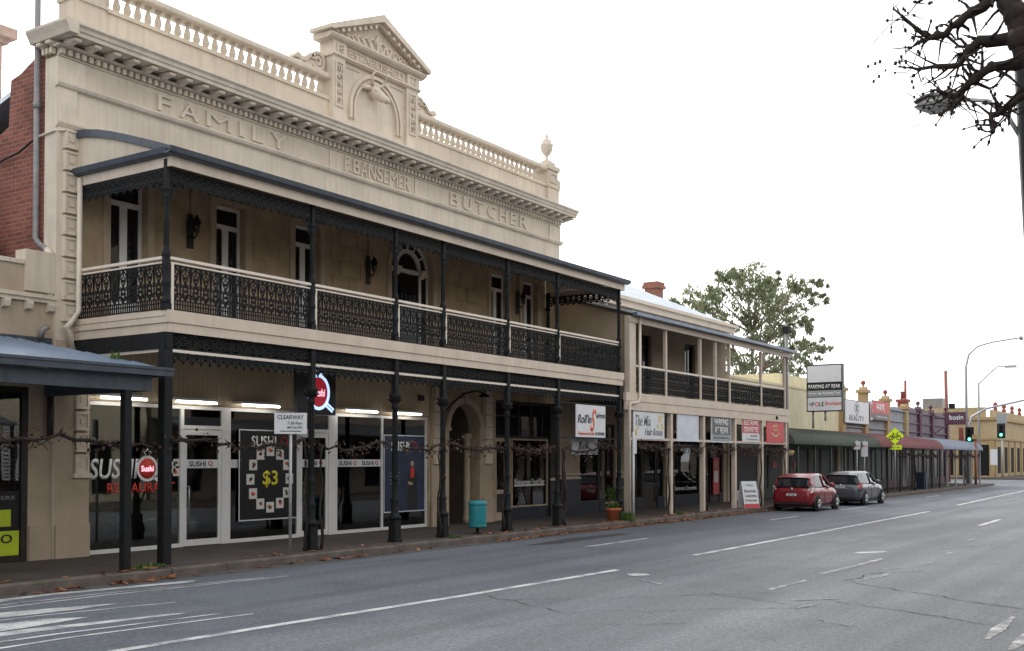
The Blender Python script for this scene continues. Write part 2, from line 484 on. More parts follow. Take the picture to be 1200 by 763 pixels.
def sign(name, label, loc, rz, w, h, board, texts=(), cat='sign', th=.03, frame=None, group=None, shapes=()):
    """flat sign; root at the middle of its bottom edge; texts: (text, cx, cz, w, h, ink[, shear])"""
    t_ = thing(name, label, cat, loc, rz, group)
    MB().box(-w / 2, w / 2, 0, th, 0, h).build('board', board, t_, local=True)
    if frame:
        f = MB(); g = .035
        for a in ((-w / 2 - g, w / 2 + g, -g, 0), (-w / 2 - g, w / 2 + g, h, h + g), (-w / 2 - g, -w / 2, 0, h), (w / 2, w / 2 + g, 0, h)):
            f.box(a[0], a[1], -.008, th + .004, a[2], a[3])
        f.build('frame', frame, t_, local=True)
    for (x0, x1, z0, z1, mt, nm) in shapes:
        MB().box(x0, x1, -.003, -.0005, z0, z1).build(nm, mt, t_, local=True)
    for q in texts:
        letters(q[0], q[3], q[4], q[5], (q[1], -.0045, q[2]), t_, .003, q[6] if len(q) > 6 else 0, local=True)
    return t_

# ================================================================== the setting
KERB, POST, W = 14.95, 15.55, 18.2
def sheet(name, mat, x0, x1, y0, y1, z, parent=None):
    return MB().add([(x0, y0, z), (x1, y0, z), (x1, y1, z), (x0, y1, z)], [(0, 1, 2, 3)]).build(name, mat, parent)
struct(sheet('ground', 'earth', -300, 700, -300, 400, -.03))
road = MB()
def grid(mb, x0, x1, y0, y1, z):
    mb.add([(x0, y0, z), (x1, y0, z), (x1, y1, z), (x0, y1, z)], [(0, 1, 2, 3)])
grid(road, -120, 600, 1.6, KERB, 0); grid(road, 88, 112, KERB, 220, 0); grid(road, 88, 112, -200, 1.6, 0)
road = struct(road.build('road', 'asphalt'))
fp = MB(); fp.box(-60, 87.8, KERB + .17, 30, -.02, .15)
fp = struct(fp.build('footpath', 'footpath'))
fo = MB(); fo.box(-60, 87.8, -30, 1.43, -.02, .15); struct(fo.build('footpath', 'footpath'))
ff = MB(); ff.box(112.2, 300, KERB + .17, 60, -.02, .15); struct(ff.build('footpath', 'footpath'))
# kerb stones, one by one
kerb = struct(MB().box(-60, 87.8, KERB + .02, KERB + .165, -.02, .10).build('kerb', 'gutter'))
def kerbstone():
    return MB().prism([(-.004, 0), (.17, 0), (.17, .155), (.035, .155), (.004, .13)], 'x', .006, 1.194)
km = kerbstone().mesh('kerb_stone', 'kerb_stone')
x = 5.0
while x < 87:
    place(km, 'kerb_stone', kerb, loc=(x, KERB + random.uniform(-.012, .012), random.uniform(-.008, .006)), rot=(0, random.uniform(-.004, .004), random.uniform(-.006, .006)))
    x += 1.2
kerb2 = struct(MB().box(-60, 87.8, 1.432, 1.6, -.02, .155).build('kerb', 'kerb_stone'))
kerb3 = struct(MB().box(112, 112.18, KERB, 60, -.02, .155).build('kerb', 'kerb_stone'))
kerb4 = struct(MB().box(112.2, 300, KERB, KERB + .16, -.02, .155).build('kerb', 'kerb_stone'))
kerb5 = struct(MB().box(87.82, 88, KERB, 60, -.02, .155).build('kerb', 'kerb_stone'))
gut = struct(sheet('gutter', 'gutter', -60, 87.8, KERB - .33, KERB, .004))
# painted markings: strips 4 mm above the asphalt
def strip(pts, wd, mat='road_paint', z=.005, name='lane_marking'):
    mb = MB(); n = len(pts); vs = []
    for i, p in enumerate(pts):
        a = Vector(pts[max(i - 1, 0)]); b_ = Vector(pts[min(i + 1, n - 1)]); d = (b_ - a).normalized()
        wv = wd[i] if isinstance(wd, (list, tuple)) else wd
        vs += [(p[0] - d.y * wv / 2, p[1] + d.x * wv / 2, z), (p[0] + d.y * wv / 2, p[1] - d.x * wv / 2, z)]
    mb.add(vs, [(2 * i, 2 * i + 1, 2 * i + 3, 2 * i + 2) for i in range(n - 1)])
    return mb.build(name, mat, road)
def poly(pts, mat='road_paint', z=.005, name='lane_marking'):
    return MB().add([(p[0], p[1], z) for p in pts], [tuple(range(len(pts)))]).build(name, mat, road)
strip([(6.2, 9.74), (9, 9.62), (13, 9.38), (17.4, 9.25)], .15)
strip([(20.9, 9.32), (30, 9.42), (43.1, 9.62)], .14)
strip([(49.6, 9.9), (62, 10.4), (78, 11.0)], .16)
for a, b_, yy in ((21.5, 24.75, 12.26), (34.2, 37.1, 12.6), (42.2, 45.9, 12.72), (59, 62.2, 13.3), (72, 75, 13.5)):
    strip([(a, yy), (b_, yy + .02)], .10)
strip([(18.7, 5.98), (20.5, 5.9), (22.3, 5.87)], .13, 'road_paint_faded')
strip([(16.1, 5.92), (17.6, 5.86)], .09, 'road_paint_faded')
strip([(34.9, 6.34), (38.7, 6.42)], .15); strip([(49, 6.6), (53, 6.7)], .14, 'road_paint_faded')
poly([(23.3, 6.72), (23.45, 6.60), (23.98, 6.2), (23.85, 6.32)])
poly([(23.2, 6.70), (23.55, 6.70), (24.1, 6.24), (23.72, 6.24)])
strip([(13.0, 2.3), (13.8, 2.32), (15.0, 2.34)], [.05, .16, .05], 'road_paint_faded')
strip([(12.4, 1.97), (13.2, 1.95), (14.2, 1.97)], [.06, .18, .06], 'road_paint_faded')
for p in ([(17.9, 5.2), (18.8, 5.0), (19.4, 5.0)], [(20.2, 5.3), (20.5, 5.0)], [(25.5, 5.4), (26.2, 5.35)], [(28.2, 5.45), (29.0, 5.4)], [(21.4, 4.9), (22.2, 4.85)],
          [(24, 5.05), (24.6, 5.0)], [(26.5, 7.8), (27.2, 7.4)], [(16.2, 8.2), (15.8, 7.6)], [(15.0, 5.2), (15.6, 4.7)], [(14.2, 4.9), (14.8, 4.8)]):
    strip(p, .06, 'road_paint_faded', .006)
# left foreground: hatched lane end and arrow heads, long thin wedges
poly([(7.6, 14.2), (9.6, 14.45), (11.9, 14.05), (12.1, 14.25), (9.8, 14.62), (7.6, 14.62)])
strip([(7.5, 14.05), (10, 14.0), (13.0, 13.62)], .055)
strip([(7.5, 13.75), (10, 13.78), (13.4, 13.44)], .07)
poly([(7.4, 12.95), (8.9, 12.78), (9.6, 12.86), (8.7, 13.2), (7.5, 13.5), (7.0, 13.5)])
strip([(7.0, 12.75), (8.2, 12.7), (10.1, 12.3)], [.05, .06, .05])
poly([(6.6, 11.95), (7.5, 11.90), (8.55, 12.05), (8.15, 12.35), (6.9, 12.6), (6.2, 12.6)])
poly([(6.3, 11.6), (7.4, 11.55), (9.45, 11.30), (9.35, 11.42), (7.5, 11.82), (6.3, 11.85)])
strip([(6.1, 11.25), (7.5, 11.2), (9.7, 10.92)], [.08, .08, .05])
strip([(6.0, 10.85), (7.5, 10.86), (9.9, 10.55)], [.08, .08, .05])
# cracks in the asphalt
def crack(p0, p1, amp, n, wd):
    rnd = random.Random(hash((p0, p1)) & 0xffff); pts = []
    dx, dy = p1[0] - p0[0], p1[1] - p0[1]; l = math.hypot(dx, dy); off = 0
    for i in range(n + 1):
        f = i / n; off = off * .6 + rnd.uniform(-amp, amp)
        e = off * math.sin(PI * min(1, max(0, f)) ** .7) if 0 < i < n else 0
        pts.append((p0[0] + dx * f - dy / l * e, p0[1] + dy * f + dx / l * e))
    strip(pts, [wd * .85 * rnd.uniform(.2, 1.3) if 0 < i < n else .002 for i in range(n + 1)], 'crack', .008, 'asphalt_crack')
for a in (((17.8, 5.4), (15.6, 2.0), .10, 26, .030), ((15.4, 4.9), (13.9, 2.1), .10, 22, .022), ((19.6, 5.15), (17.9, 5.35), .08, 14, .028), ((20.2, 4.6), (19.3, 5.3), .06, 10, .02),
          ((12.4, 8.9), (15.8, 5.6), .12, 30, .014), ((12.0, 7.4), (14.6, 4.6), .12, 26, .016), ((10.3, 7.8), (12.2, 5.5), .1, 22, .014), ((13.1, 9.2), (12.2, 7.3), .08, 16, .016),
          ((13.4, 4.5), (13.0, 3.8), .06, 10, .02), ((16.5, 8.0), (19.5, 7.6), .1, 20, .012), ((22, 8.4), (26.5, 7.0), .12, 22, .014), ((26, 5.2), (27.5, 4.6), .06, 10, .02),
          ((15.2, 6.6), (14.4, 4.9), .08, 14, .014), ((12.2, 10.6), (13.2, 9.0), .08, 16, .014), ((11.0, 9.1), (11.5, 7.9), .06, 12, .012), ((30, 7.5), (33, 6.9), .1, 14, .014), ((21.0, 5.0), (23.0, 3.2), .1, 16, .016)):
    crack(*a)
mh = MB().lathe(16.85, 8.55, [(.0, .004), (.20, .004), (.20, .009), (.0, .009)], 16).build('manhole_cover', 'road_paint', road)
# trench patches, gutter stains
poly([(21, 13.6), (23.5, 13.9), (26, 13.75), (25.8, 13.35), (22, 13.25)], 'asphalt_dark', .0035, 'asphalt_patch')

# ================================================================== main building
B = thing('two_storey_shop_building', 'cream rendered two-storey shop building with cow head pediment and iron lace balcony', 'building', (12.12, W, 0.15))
UPD = [(13.29, 14.16), (15.93, 16.77), (18.30, 19.15), (26.35, 27.25), (28.05, 28.92)]       # french doors upstairs
ops = [(a, b_, 4.62, 7.52) for a, b_ in UPD] + [(21.80, 23.55, 4.62, 7.86), (12.85, 23.40, .10, 3.12), (24.25, 25.72, .10, 3.56), (26.62, 30.02, .10, 3.75)]
wm = MB(); wall_open(wm, 12.12, 30.26, -.05, 10.0, ops, W, W + .35)
# arched heads
def spandrel(mb, x0, x1, zs, zt, y0, y1, n=12):
    cx, rx = (x0 + x1) / 2, (x1 - x0) / 2
    arc = [(cx + rx * math.cos(PI * i / n), zs + (zt - zs) * .995 * math.sin(PI * i / n)) for i in range(n + 1)]
    half = n // 2
    mb.prism(arc[:half + 1] + [(cx, zt + .004), (x1 + .004, zt + .004)], 'y', y0, y1)
    mb.prism(arc[half:] + [(x0 - .004, zt + .004), (cx, zt + .004)], 'y', y0, y1)
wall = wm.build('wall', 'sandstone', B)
for a_ in ((24.25, 25.72, 2.85, 3.56), (21.80, 23.55, 7.0, 7.86)):
    sp = MB(); spandrel(sp, *a_, W + .003, W + .34); sp.build('arch_spandrel', 'cream_dull', B)
# painted upper facade above the verandah roof: a skin 2 cm proud of the stone
MB().box(12.12, 30.26, W - .02, W - .001, 8.10, 9.93).build('frieze_wall', 'cream', B)
# shell behind: brick side wall, back, roof
MB().prism([(W + .36, .1), (24, .1), (24, 8.0), (20.3, 8.25), (19.78, 8.45), (19.72, 9.35), (19.4, 9.42), (18.95, 9.62), (18.56, 9.95)], 'x', 12.14, 12.45).build('brick_side_wall', 'brick', B)
MB().box(12.46, 30.2, 24, 24.3, .1, 8.0).build('back_wall', 'brick', B)
MB().prism([(W + .4, .1), (24, .1), (24, 8), (W + .4, 9.6)], 'x', 29.95, 30.24).build('party_wall', 'brick', B)
MB().prism([(W + .4, 9.62), (24.4, 8.05), (24.4, 8.15), (W + .4, 9.72)], 'x', 12.4, 30.2).build('roof', 'galv', B)
c = MB(); c.box(13.55, 14.18, 23.4, 24.0, 8.0, 11.5); c.box(13.47, 14.28, 23.3, 24.1, 11.5, 11.62); c.box(13.35, 14.42, 23.17, 24.23, 11.62, 11.85); c.box(13.62, 14.10, 23.5, 23.9, 11.85, 12.3)
c.build('chimney', 'chimney_pink', B)
# left corner strip with quoins, rear side return of render
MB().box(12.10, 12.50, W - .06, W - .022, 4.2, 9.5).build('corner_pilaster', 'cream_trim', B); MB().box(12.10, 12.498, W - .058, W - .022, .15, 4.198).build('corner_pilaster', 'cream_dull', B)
MB().box(12.09, 12.138, W - .055, W + .32, .15, 9.5).build('corner_return', 'cream_trim', B)
def quoin(wd, hh):
    mb = MB(); t0 = -.09
    mb.box(-wd / 2, wd / 2, t0, 0, 0, hh)
    for a in ((-wd / 2, wd / 2, 0, .05), (-wd / 2, wd / 2, hh - .05, hh), (-wd / 2, -wd / 2 + .05, .05, hh - .05), (wd / 2 - .05, wd / 2, .05, hh - .05)):
        mb.box(a[0] + .004, a[1] - .004, t0 - .025, t0 + .001, a[2] + .004, a[3] - .004)
    mb.box(-.05, .05, t0 - .022, t0 + .001, hh / 2 - .05, hh / 2 + .05)
    return mb.mesh('quoin', 'cream_trim')
qm = quoin(.29, .36)
for k in range(24):
    z = 1.72 + k * .405
    if 4.0 < z < 4.3 or z > 8.0 or 4.0 < z + .36 < 4.4: continue
    place(qm, 'quoin', B, loc=(12.66 if z < 4.1 else 12.35, W - .003 if z < 4.1 else W - .05, z))
for cx in (23.72, 26.12):
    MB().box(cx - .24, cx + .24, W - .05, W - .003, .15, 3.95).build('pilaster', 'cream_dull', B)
    MB().box(cx - .28, cx + .28, W - .10, W - .051, .15, .85).build('pilaster_base', 'cream_dull', B)
    for k in range(6): place(qm, 'quoin', B, loc=(cx, W - .052, 1.85 + k * .36), scale=(1.15, .7, .92))
MB().box(12.12, 12.84, W - .10, W - .062, .15, .78).build('pilaster_base', 'cream_dull', B)
MB().box(12.50, 12.84, W - .055, W - .024, .15, 1.66).build('corner_panel', 'cream_dull', B)
MB().box(12.48, 12.86, W - .13, W - .057, 1.64, 1.72).build('quoin_ledge', 'cream_trim', B)
# string courses
def mould(mb, x0, x1, prof):   # prof: (projection, z) outline, runs along x and returns at both ends
    mb.prism([(W - p, z) for p, z in prof], 'x', x0, x1)
sc = MB(); mould(sc, 12.07, 30.31, [(.02, 8.16), (.08, 8.2), (.12, 8.26), (.12, 8.31), (.02, 8.33)])
sc.build('string_course', 'cream_trim', B)
sc = MB(); mould(sc, 12.06, 30.32, [(.02, 8.92), (.10, 8.95), (.13, 9.0), (.13, 9.04), (.02, 9.06)])
sc.build('string_course', 'cream_trim', B)
for a, b_ in ((12.1, 12.75), (19.42, 19.50), (22.72, 22.80), (29.6, 30.28)):
    MB().box(a, b_, W - .05, W - .021, 9.062, 9.50).build('frieze_block', 'cream_trim', B)
# raised letters
def word(txt, x0, x1, z0, z1, gap=.25, widths=None):
    n = len(txt); ws = [dict(I=.28, M=1.25, N=1.05, W=1.3).get(c_, .62 if c_ in 'EFL' else .85) if c_ != '.' else .2 for c_ in txt]
    tot = sum(ws) + gap * (n - 1); k = (x1 - x0) / tot; x = x0
    for c_, w_ in zip(txt, ws):
        if c_ != ' ':
            hh = (z1 - z0) if c_ != '.' else .07
            place(text_mesh(c_, w_ * k, hh, 'cream_trim', .05), 'letter', B, loc=(x + w_ * k / 2, W - .021, z0 + hh / 2))
        x += (w_ + gap) * k
word('FAMILY', 14.36, 17.95, 9.10, 9.43, .42)
word('F.BANSEMER', 19.95, 22.48, 9.10, 9.46, .2)
word('BUTCHER', 24.28, 28.25, 9.10, 9.46, .42)
# cornice: bed mould, dentils, brackets, corona
co = MB()
prof = [(.02, 9.50), (.06, 9.52), (.06, 9.55), (.02, 9.551)]
mould(co, 12.10, 30.28, [(.02, 9.50), (.07, 9.52), (.07, 9.54), (.02, 9.545)])
mould(co, 12.02, 30.36, [(.02, 9.66), (.16, 9.67), (.22, 9.70), (.02, 9.702)])
mould(co, 11.96, 30.42, [(-.2, 9.79), (.56, 9.79), (.57, 9.86), (.60, 9.87), (.62, 9.93), (.67, 9.97), (.67, 10.01), (-.2, 10.03)])
cornice = co.build('cornice', 'cream_trim', B)
# side return of the cornice at the left corner
cr = MB(); cr.prism([(11.93, 9.782), (12.115, 9.782), (12.115, 10.036), (11.83, 10.016), (11.83, 9.97), (11.89, 9.87)], 'y', W - .672, W + .58)
cr.build('cornice_return', 'cream_trim', cornice)
dn = MB(); x = 12.12
while x < 30.25: dn.box(x, x + .085, W - .13, W - .02, 9.552, 9.655); x += .15
y = W + .02
while y < W + .3: dn.box(12.0, 12.1, y, y + .06, 9.552, 9.655); y += .115
d_ = dn.build('dentil_course', 'cream_trim', cornice, kind='stuff')
bk_ = MB(); bk_.prism([(-.0, 0), (-.34, .0), (-.36, .03), (-.34, .055), (-.26, .06), (-.02, .082), (0, .082)], 'x', -.07, .07)
bk_.prism([(-.0, -.03), (-.14, -.03), (-.24, -.004), (-.30, -.001), (0, -.001)], 'x', -.05, .05)
bkm = bk_.mesh('bracket', 'cream_trim')
x = 12.2
while x < 30.3:
    place(bkm, 'bracket', cornice, loc=(x, W - .17, 9.706)); x += .43
place(bkm, 'bracket', cornice, loc=(12.10, W + .02, 9.703), rot=(0, 0, -PI / 2), scale=(1, .5, 1)); place(bkm, 'bracket', cornice, loc=(12.10, W + .32, 9.703), rot=(0, 0, -PI / 2), scale=(1, .5, 1))
# parapet: blocking course, balustrade, piers
pa = MB(); pa.box(12.33, 30.0, W - .16, W + .2, 10.02, 10.62); pa.box(12.33, 30.0, W - .20, W + .22, 10.62, 10.70)
parapet = pa.build('parapet', 'cream', B)
for a, b_ in ((13.0, 19.24), (22.54, 29.2)):
    rl = MB()
    rl.prism([(W - .20, 11.13), (W - .22, 11.16), (W - .22, 11.24), (W - .17, 11.28), (W + .17, 11.28), (W + .2, 11.24), (W + .2, 11.16), (W + .18, 11.13)], 'x', a, b_)
    rl.build('coping_rail', 'cream_trim', parapet)
bal = MB().lathe(0, 0, [(.075, 0), (.075, .04), (.05, .055), (.045, .08), (.075, .13), (.082, .18), (.06, .27), (.036, .34), (.034, .36), (.055, .375), (.035, .39), (.07, .40), (.07, .43)], 10)
balm = bal.mesh('baluster', 'cream_trim')
for a, b_ in ((13.15, 19.1), (22.7, 28.75)):
    n = int((b_ - a) / .245)
    for i in range(n + 1): place(balm, 'baluster', parapet, loc=(a + i * (b_ - a) / n, W, 10.70))
def pier(x0, x1, top, panel=True):
    mb = MB(); mb.box(x0, x1, W - .24, W + .24, 10.02, top)
    mb.box(x0 - .05, x1 + .05, W - .29, W + .29, top - .12, top + .02)
    mb.box(x0 - .03, x1 + .03, W - .27, W + .27, 10.62, 10.69)
    if panel:
        mb.box(x0 + .1, x1 - .1, W - .27, W - .241, 10.78, 10.82); mb.box(x0 + .1, x1 - .1, W - .27, W - .241, top - .26, top - .22)
        mb.box(x0 + .1, x0 + .14, W - .27, W - .241, 10.82, top - .26); mb.box(x1 - .14, x1 - .1, W - .27, W - .241, 10.82, top - .26)
    mb.build('parapet_pier', 'cream', parapet)
pier(12.30, 13.0, 11.4, False); pier(29.2, 29.8, 11.30)
MB().box(29.8, 30.02, W - .2, W + .22, 10.70, 10.95).build('pier_shoulder', 'cream', parapet)
URN = [(.16, 0), (.16, .05), (.08, .09), (.05, .14), (.05, .22), (.12, .28), (.19, .40), (.20, .52), (.22, .56), (.20, .60), (.15, .64), (.16, .68), (.10, .75), (.05, .80), (.06, .86), (.02, .94)]
ub = MB(); ub.box(29.3, 29.7, W - .2, W + .2, 11.32, 11.46); ub.lathe(29.5, W, URN, 14, 11.46); ub.build('urn', 'cream_trim', parapet)
# pediment block
PC = 20.88
XL0, XL1, XR0, XR1 = 19.25, 19.69, 22.05, 22.53
pb = MB(); pb.box(XL0 + .04, XR1 - .04, W - .218, W + .10, 10.03, 12.0)
pb.box(XL0, XL1, W - .30, W + .12, 10.03, 11.78); pb.box(XR0, XR1, W - .30, W + .12, 10.03, 11.78)
pb.box(XL0 - .02, XL1 + .02, W - .32, W + .13, 10.03, 10.35); pb.box(XR0 - .02, XR1 + .02, W - .32, W + .13, 10.03, 10.35)
pb.prism([(W - .30, 11.70), (W - .36, 11.74), (W - .36, 11.78), (W - .28, 11.79), (W + .14, 11.79), (W + .14, 11.70)], 'x', XL0 - .05, XR1 + .05)
pb.box(XL0 + .01, XR1 - .01, W - .27, W + .115, 11.792, 12.07)
pb.box(XL0 - .01, XL1 + .01, W - .33, W + .125, 11.793, 12.068); pb.box(XR0 - .01, XR1 + .01, W - .33, W + .125, 11.793, 12.068)
pb.prism([(W - .33, 12.07), (W - .42, 12.11), (W - .46, 12.16), (W - .46, 12.20), (W + .15, 12.22), (W + .15, 12.07)], 'x', XL0 - .22, XR1 + .18)
ped = pb.build('pediment', 'cream_trim', B)
A0 = (PC - .02, 12.98); L0 = (19.02, 12.222); R0 = (22.70, 12.222)
tp = MB(); tp.prism([(19.12, 12.224), (22.60, 12.224), (A0[0], A0[1] - .02)], 'y', W - .28, W + .13); tp.build('tympanum', 'cream', ped)
rk = MB()
rk.prism([L0, A0, (A0[0], A0[1] + .19), (18.92, 12.31), (18.92, 12.222)], 'y', W - .55, W + .16)
rk.prism([A0, R0, (22.80, 12.222), (22.80, 12.31), (A0[0], A0[1] + .19)], 'y', W - .549, W + .159)
rk.prism([(19.3, 12.24), (A0[0], A0[1] - .07), (A0[0], A0[1] + .01), (19.1, 12.26)], 'y', W - .42, W - .29)
rk.prism([(A0[0], A0[1] - .07), (22.45, 12.24), (22.62, 12.26), (A0[0], A0[1] + .01)], 'y', W - .419, W - .29)
rk.build('raking_cornice', 'cream_trim', ped)
for i in range(7):
    f = (i + .8) / 8
    for sgn in (-1, 1):
        x = A0[0] + sgn * 1.62 * (1 - f); z = 12.27 + .64 * f
        MB().box(x - .04, x + .04, W - .50, W - .42, z - .07, z + .01).build('bracket', 'cream_trim', ped)
place(text_mesh('ESTABLISHED', 2.1, .19, 'cream_trim', .035), 'letter', ped, loc=(PC, W - .272, 11.93))
place(text_mesh('18', .26, .19, 'cream_trim', .035), 'letter', ped, loc=(19.47, W - .332, 11.93))
place(text_mesh('77', .26, .19, 'cream_trim', .035), 'letter', ped, loc=(22.29, W - .332, 11.93))
for cx in (19.47, 22.29):
    q = MB()
    for a in ((-.14, .14, 10.5, 10.54), (-.14, .14, 11.56, 11.60), (-.14, -.10, 10.54, 11.56), (.10, .14, 10.54, 11.56)): q.box(cx + a[0], cx + a[1], W - .33, W - .30, a[2], a[3])
    for k in range(5):
        q.stroke(circ(cx, 10.68 + k * .19, .055, 8, k, k + 4.5), .017, .02, lambda u, d, z: (u, W - .32 + d, z))
        q.stroke([(cx, 10.60 + k * .19), (cx + (.05 if k % 2 else -.05), 10.70 + k * .19)], .018, .02, lambda u, d, z: (u, W - .32 + d, z))
    q.build('carved_panel', 'cream_trim', ped)
q = MB(); Fp = lambda u, d, z: (u, W - .255 + d, z)
for rr, h_ in ((.96, .04), (.82, .03)):
    q.stroke([(PC - rr, 10.36)] + [(PC - rr * math.cos(PI * i / 24), 10.62 + rr * 1.02 * math.sin(PI * i / 24)) for i in range(25)] + [(PC + rr, 10.36)], h_, .04, Fp)
q.box(PC - 1.1, PC - .6, W - .245, W - .21, 11.58, 11.61); q.box(PC + .6, PC + 1.1, W - .245, W - .21, 11.58, 11.61)
q.box(PC - 1.13, PC - 1.1, W - .245, W - .21, 11.15, 11.61); q.box(PC + 1.1, PC + 1.13, W - .245, W - .21, 11.15, 11.61)
q.build('niche_arch', 'cream_trim', ped)
q = MB(); Tp = lambda u, d, z: (u, W - .30 + d, z)
for sgn in (-1, 1):
    for k, (dx, r) in enumerate(((.20, .12), (.45, .10), (.68, .08), (.88, .06), (1.06, .04))):
        q.stroke(circ(PC + sgn * dx, 12.30 + r * .95, r, 10, 0, 4.6), .024, .025, Tp)
        q.stroke([(PC + sgn * dx, 12.26), (PC + sgn * (dx + .10), 12.30 + r * 1.6)], .026, .02, Tp)
q.stroke([(PC, 12.26), (PC, 12.68)], .045, .03, Tp); q.stroke(circ(PC, 12.54, .08), .028, .04, Tp)
q.build('carved_scrolls', 'cream_trim', ped)
for sgn, x0 in ((-1, XL0 - .02), (1, XR1 + .02)):
    q = MB(); Sp = lambda u, d, z: (x0 + sgn * u, W + d, z)
    q.stroke(circ(.28, 11.50, .19, 14, 0, 5.6), .04, .12, Sp); q.stroke(circ(.28, 11.50, .09, 10, 0, 5.2), .035, .11, Sp)
    q.stroke([(.45, 11.60), (.58, 11.53), (.70, 11.42), (.84, 11.40), (.95, 11.43)], .045, .12, Sp)
    q.stroke(circ(.92, 11.39, .09, 10, 0, 5.4), .035, .11, Sp)
    pts = [(0, 11.285), (1.05, 11.285), (1.0, 11.36), (.78, 11.38), (.58, 11.47), (.43, 11.62), (.2, 11.68), (0, 11.74)]
    q.prism([(x0 + sgn * a, b_) for a, b_ in pts], 'y', W - .06, W + .1)
    q.build('scroll_buttress', 'cream_trim', ped)
# cow head boss, turned down the street
def cow():
    mb = MB(); D = Vector((.16, -.80, -.52)).normalized(); O = Vector((20.74, W - .26, 11.24)); k_ = .86
    side = Vector((.98, .2, 0)).normalized(); up = D.cross(side).normalized()
    if up.z < 0: up = -up
    ring = [(-.16, .10, .12), (-.08, .17, .19), (.02, .195, .21), (.14, .195, .20), (.26, .165, .175), (.38, .125, .145), (.48, .105, .12), (.55, .115, .112), (.61, .12, .10), (.65, .095, .075), (.67, .04, .03)]
    vs = []; n = 14
    for d, a, b_ in ring:
        for k in range(n):
            an = 2 * PI * k / n; c_, s_ = math.cos(an), math.sin(an)
            vs.append(O + (D * d + side * (a * c_) + up * (b_ * s_ * .95 - d * .05)) * k_)
    fs = [(j * n + i, j * n + (i + 1) % n, (j + 1) * n + (i + 1) % n, (j + 1) * n + i) for j in range(len(ring) - 1) for i in range(n)]
    fs += [tuple(range((len(ring) - 1) * n, len(ring) * n)), tuple(range(n))]
    mb.add(vs, fs, True)
    for s_ in (-1, 1):
        b0 = O + (D * .02 + side * (s_ * .17) + up * .04) * k_
        mb.tube([b0, b0 + side * s_ * .10, b0 + side * s_ * .20 - up * .03, b0 + side * s_ * .30 - up * .08], [.03, .07, .06, .01], 8)
        h0 = O + (D * .0 + side * (s_ * .11) + up * .17) * k_
        mb.tube([h0, h0 + side * s_ * .12 + up * .05, h0 + side * s_ * .21 + up * .14, h0 + side * s_ * .22 + up * .25, h0 + side * s_ * .15 + up * .34], [.045, .04, .032, .022, .005], 8)
        e0 = O + (D * .20 + side * (s_ * .165) + up * .08) * k_
        mb.lathe(e0.x, e0.y, [(.005, -.035), (.03, -.01), (.03, .01), (.005, .035)], 8, e0.z)
        e0 = O + (D * .63 + side * (s_ * .06) + up * .0) * k_
        mb.lathe(e0.x, e0.y, [(.004, -.025), (.024, 0), (.004, .025)], 6, e0.z)
    return mb
cow().build('cow_head', 'cream_trim', ped)
# upstairs french doors
def fdoor(x0, x1, z0, z1, zt, arch=False):
    yb = W + .16; fr = MB(); g = .075
    fr.box(x0 + .004, x0 + g, yb, yb + .07, z0, z1 - .004); fr.box(x1 - g, x1 - .004, yb, yb + .07, z0, z1 - .004)
    if not arch: fr.box(x0 + g, x1 - g, yb, yb + .07, z1 - .08, z1 - .004)
    fr.box(x0 + g, x1 - g, yb - .012, yb + .072, zt - .05, zt + .05)
    cx = (x0 + x1) / 2
    fr.box(cx - .085, cx + .085, yb + .004, yb + .06, z0, zt - .05)
    fr.box(x0 + g, cx - .085, yb + .008, yb + .06, z0, z0 + .5); fr.box(cx + .085, x1 - g, yb + .008, yb + .06, z0, z0 + .5)
    d = fr.build('door', 'white_frame', B)
    for a, b_ in ((x0 + g, cx - .085), (cx + .085, x1 - g)):
        MB().box(a, b_, yb + .03, yb + .04, z0 + .5, zt - .05).build('pane', 'pane_dark', d)
    MB().box(x0 + g, x1 - g, yb + .03, yb + .04, zt + .05, z1 - .08 if not arch else z1).build('pane', 'pane_dark', d)
    MB().tube([(cx + .05, yb - .03, 5.55), (cx + .05, yb - .06, 5.56), (cx + .14, yb - .06, 5.56)], .012, 6).build('handle', 'rim', d)
    ar = MB(); q = .16
    ar.box(x0 - q, x0 - .002, W - .035, W - .002, z0 - .0, z1 if not arch else zt); ar.box(x1 + .002, x1 + q, W - .035, W - .002, z0, z1 if not arch else zt)
    if not arch: ar.box(x0 - q, x1 + q, W - .04, W - .002, z1 + .002, z1 + .10)
    else:
        c_ = (x0 + x1) / 2
        ar.stroke([(c_ - .60 * math.cos(PI * i / 16), 7.1 + .58 * math.sin(PI * i / 16)) for i in range(17)], .07, .035, lambda u, dd, z: (u, W - .03 + dd, z))
        ar.box(x0 - .24, x0 + .02, W - .09, W - .036, zt, zt + .14); ar.box(x1 - .02, x1 + .24, W - .09, W - .036, zt, zt + .14)
        ar.box(c_ - .07, c_ + .07, W - .1, W - .02, 7.58, 7.78)
    ar.build('architrave', 'cream_dull', d)
for a, b_ in UPD: fdoor(a, b_, 4.62, 7.52, 7.06)
ax = 22.675; ad = MB(); ya = W + .15
for p, q in ((21.804, 21.87), (22.11, 22.20), (23.15, 23.24), (23.48, 23.546)): ad.box(p, q, ya, ya + .07, 4.62, 6.948)
ad.box(21.804, 23.546, ya - .02, ya + .075, 6.95, 7.06)
ad.box(22.20, 23.15, ya + .01, ya + .06, 4.62, 5.1)
AP = lambda u, dd, z: (u, ya + .03 + dd, z)
ad.stroke([(ax - .50 * math.cos(PI * i / 16), 7.05 + .50 * math.sin(PI * i / 16)) for i in range(17)], .055, .04, AP)
ad.stroke([(ax - .83 * math.cos(PI * i / 18), 7.05 + .76 * math.sin(PI * i / 18)) for i in range(19)], .035, .035, AP)
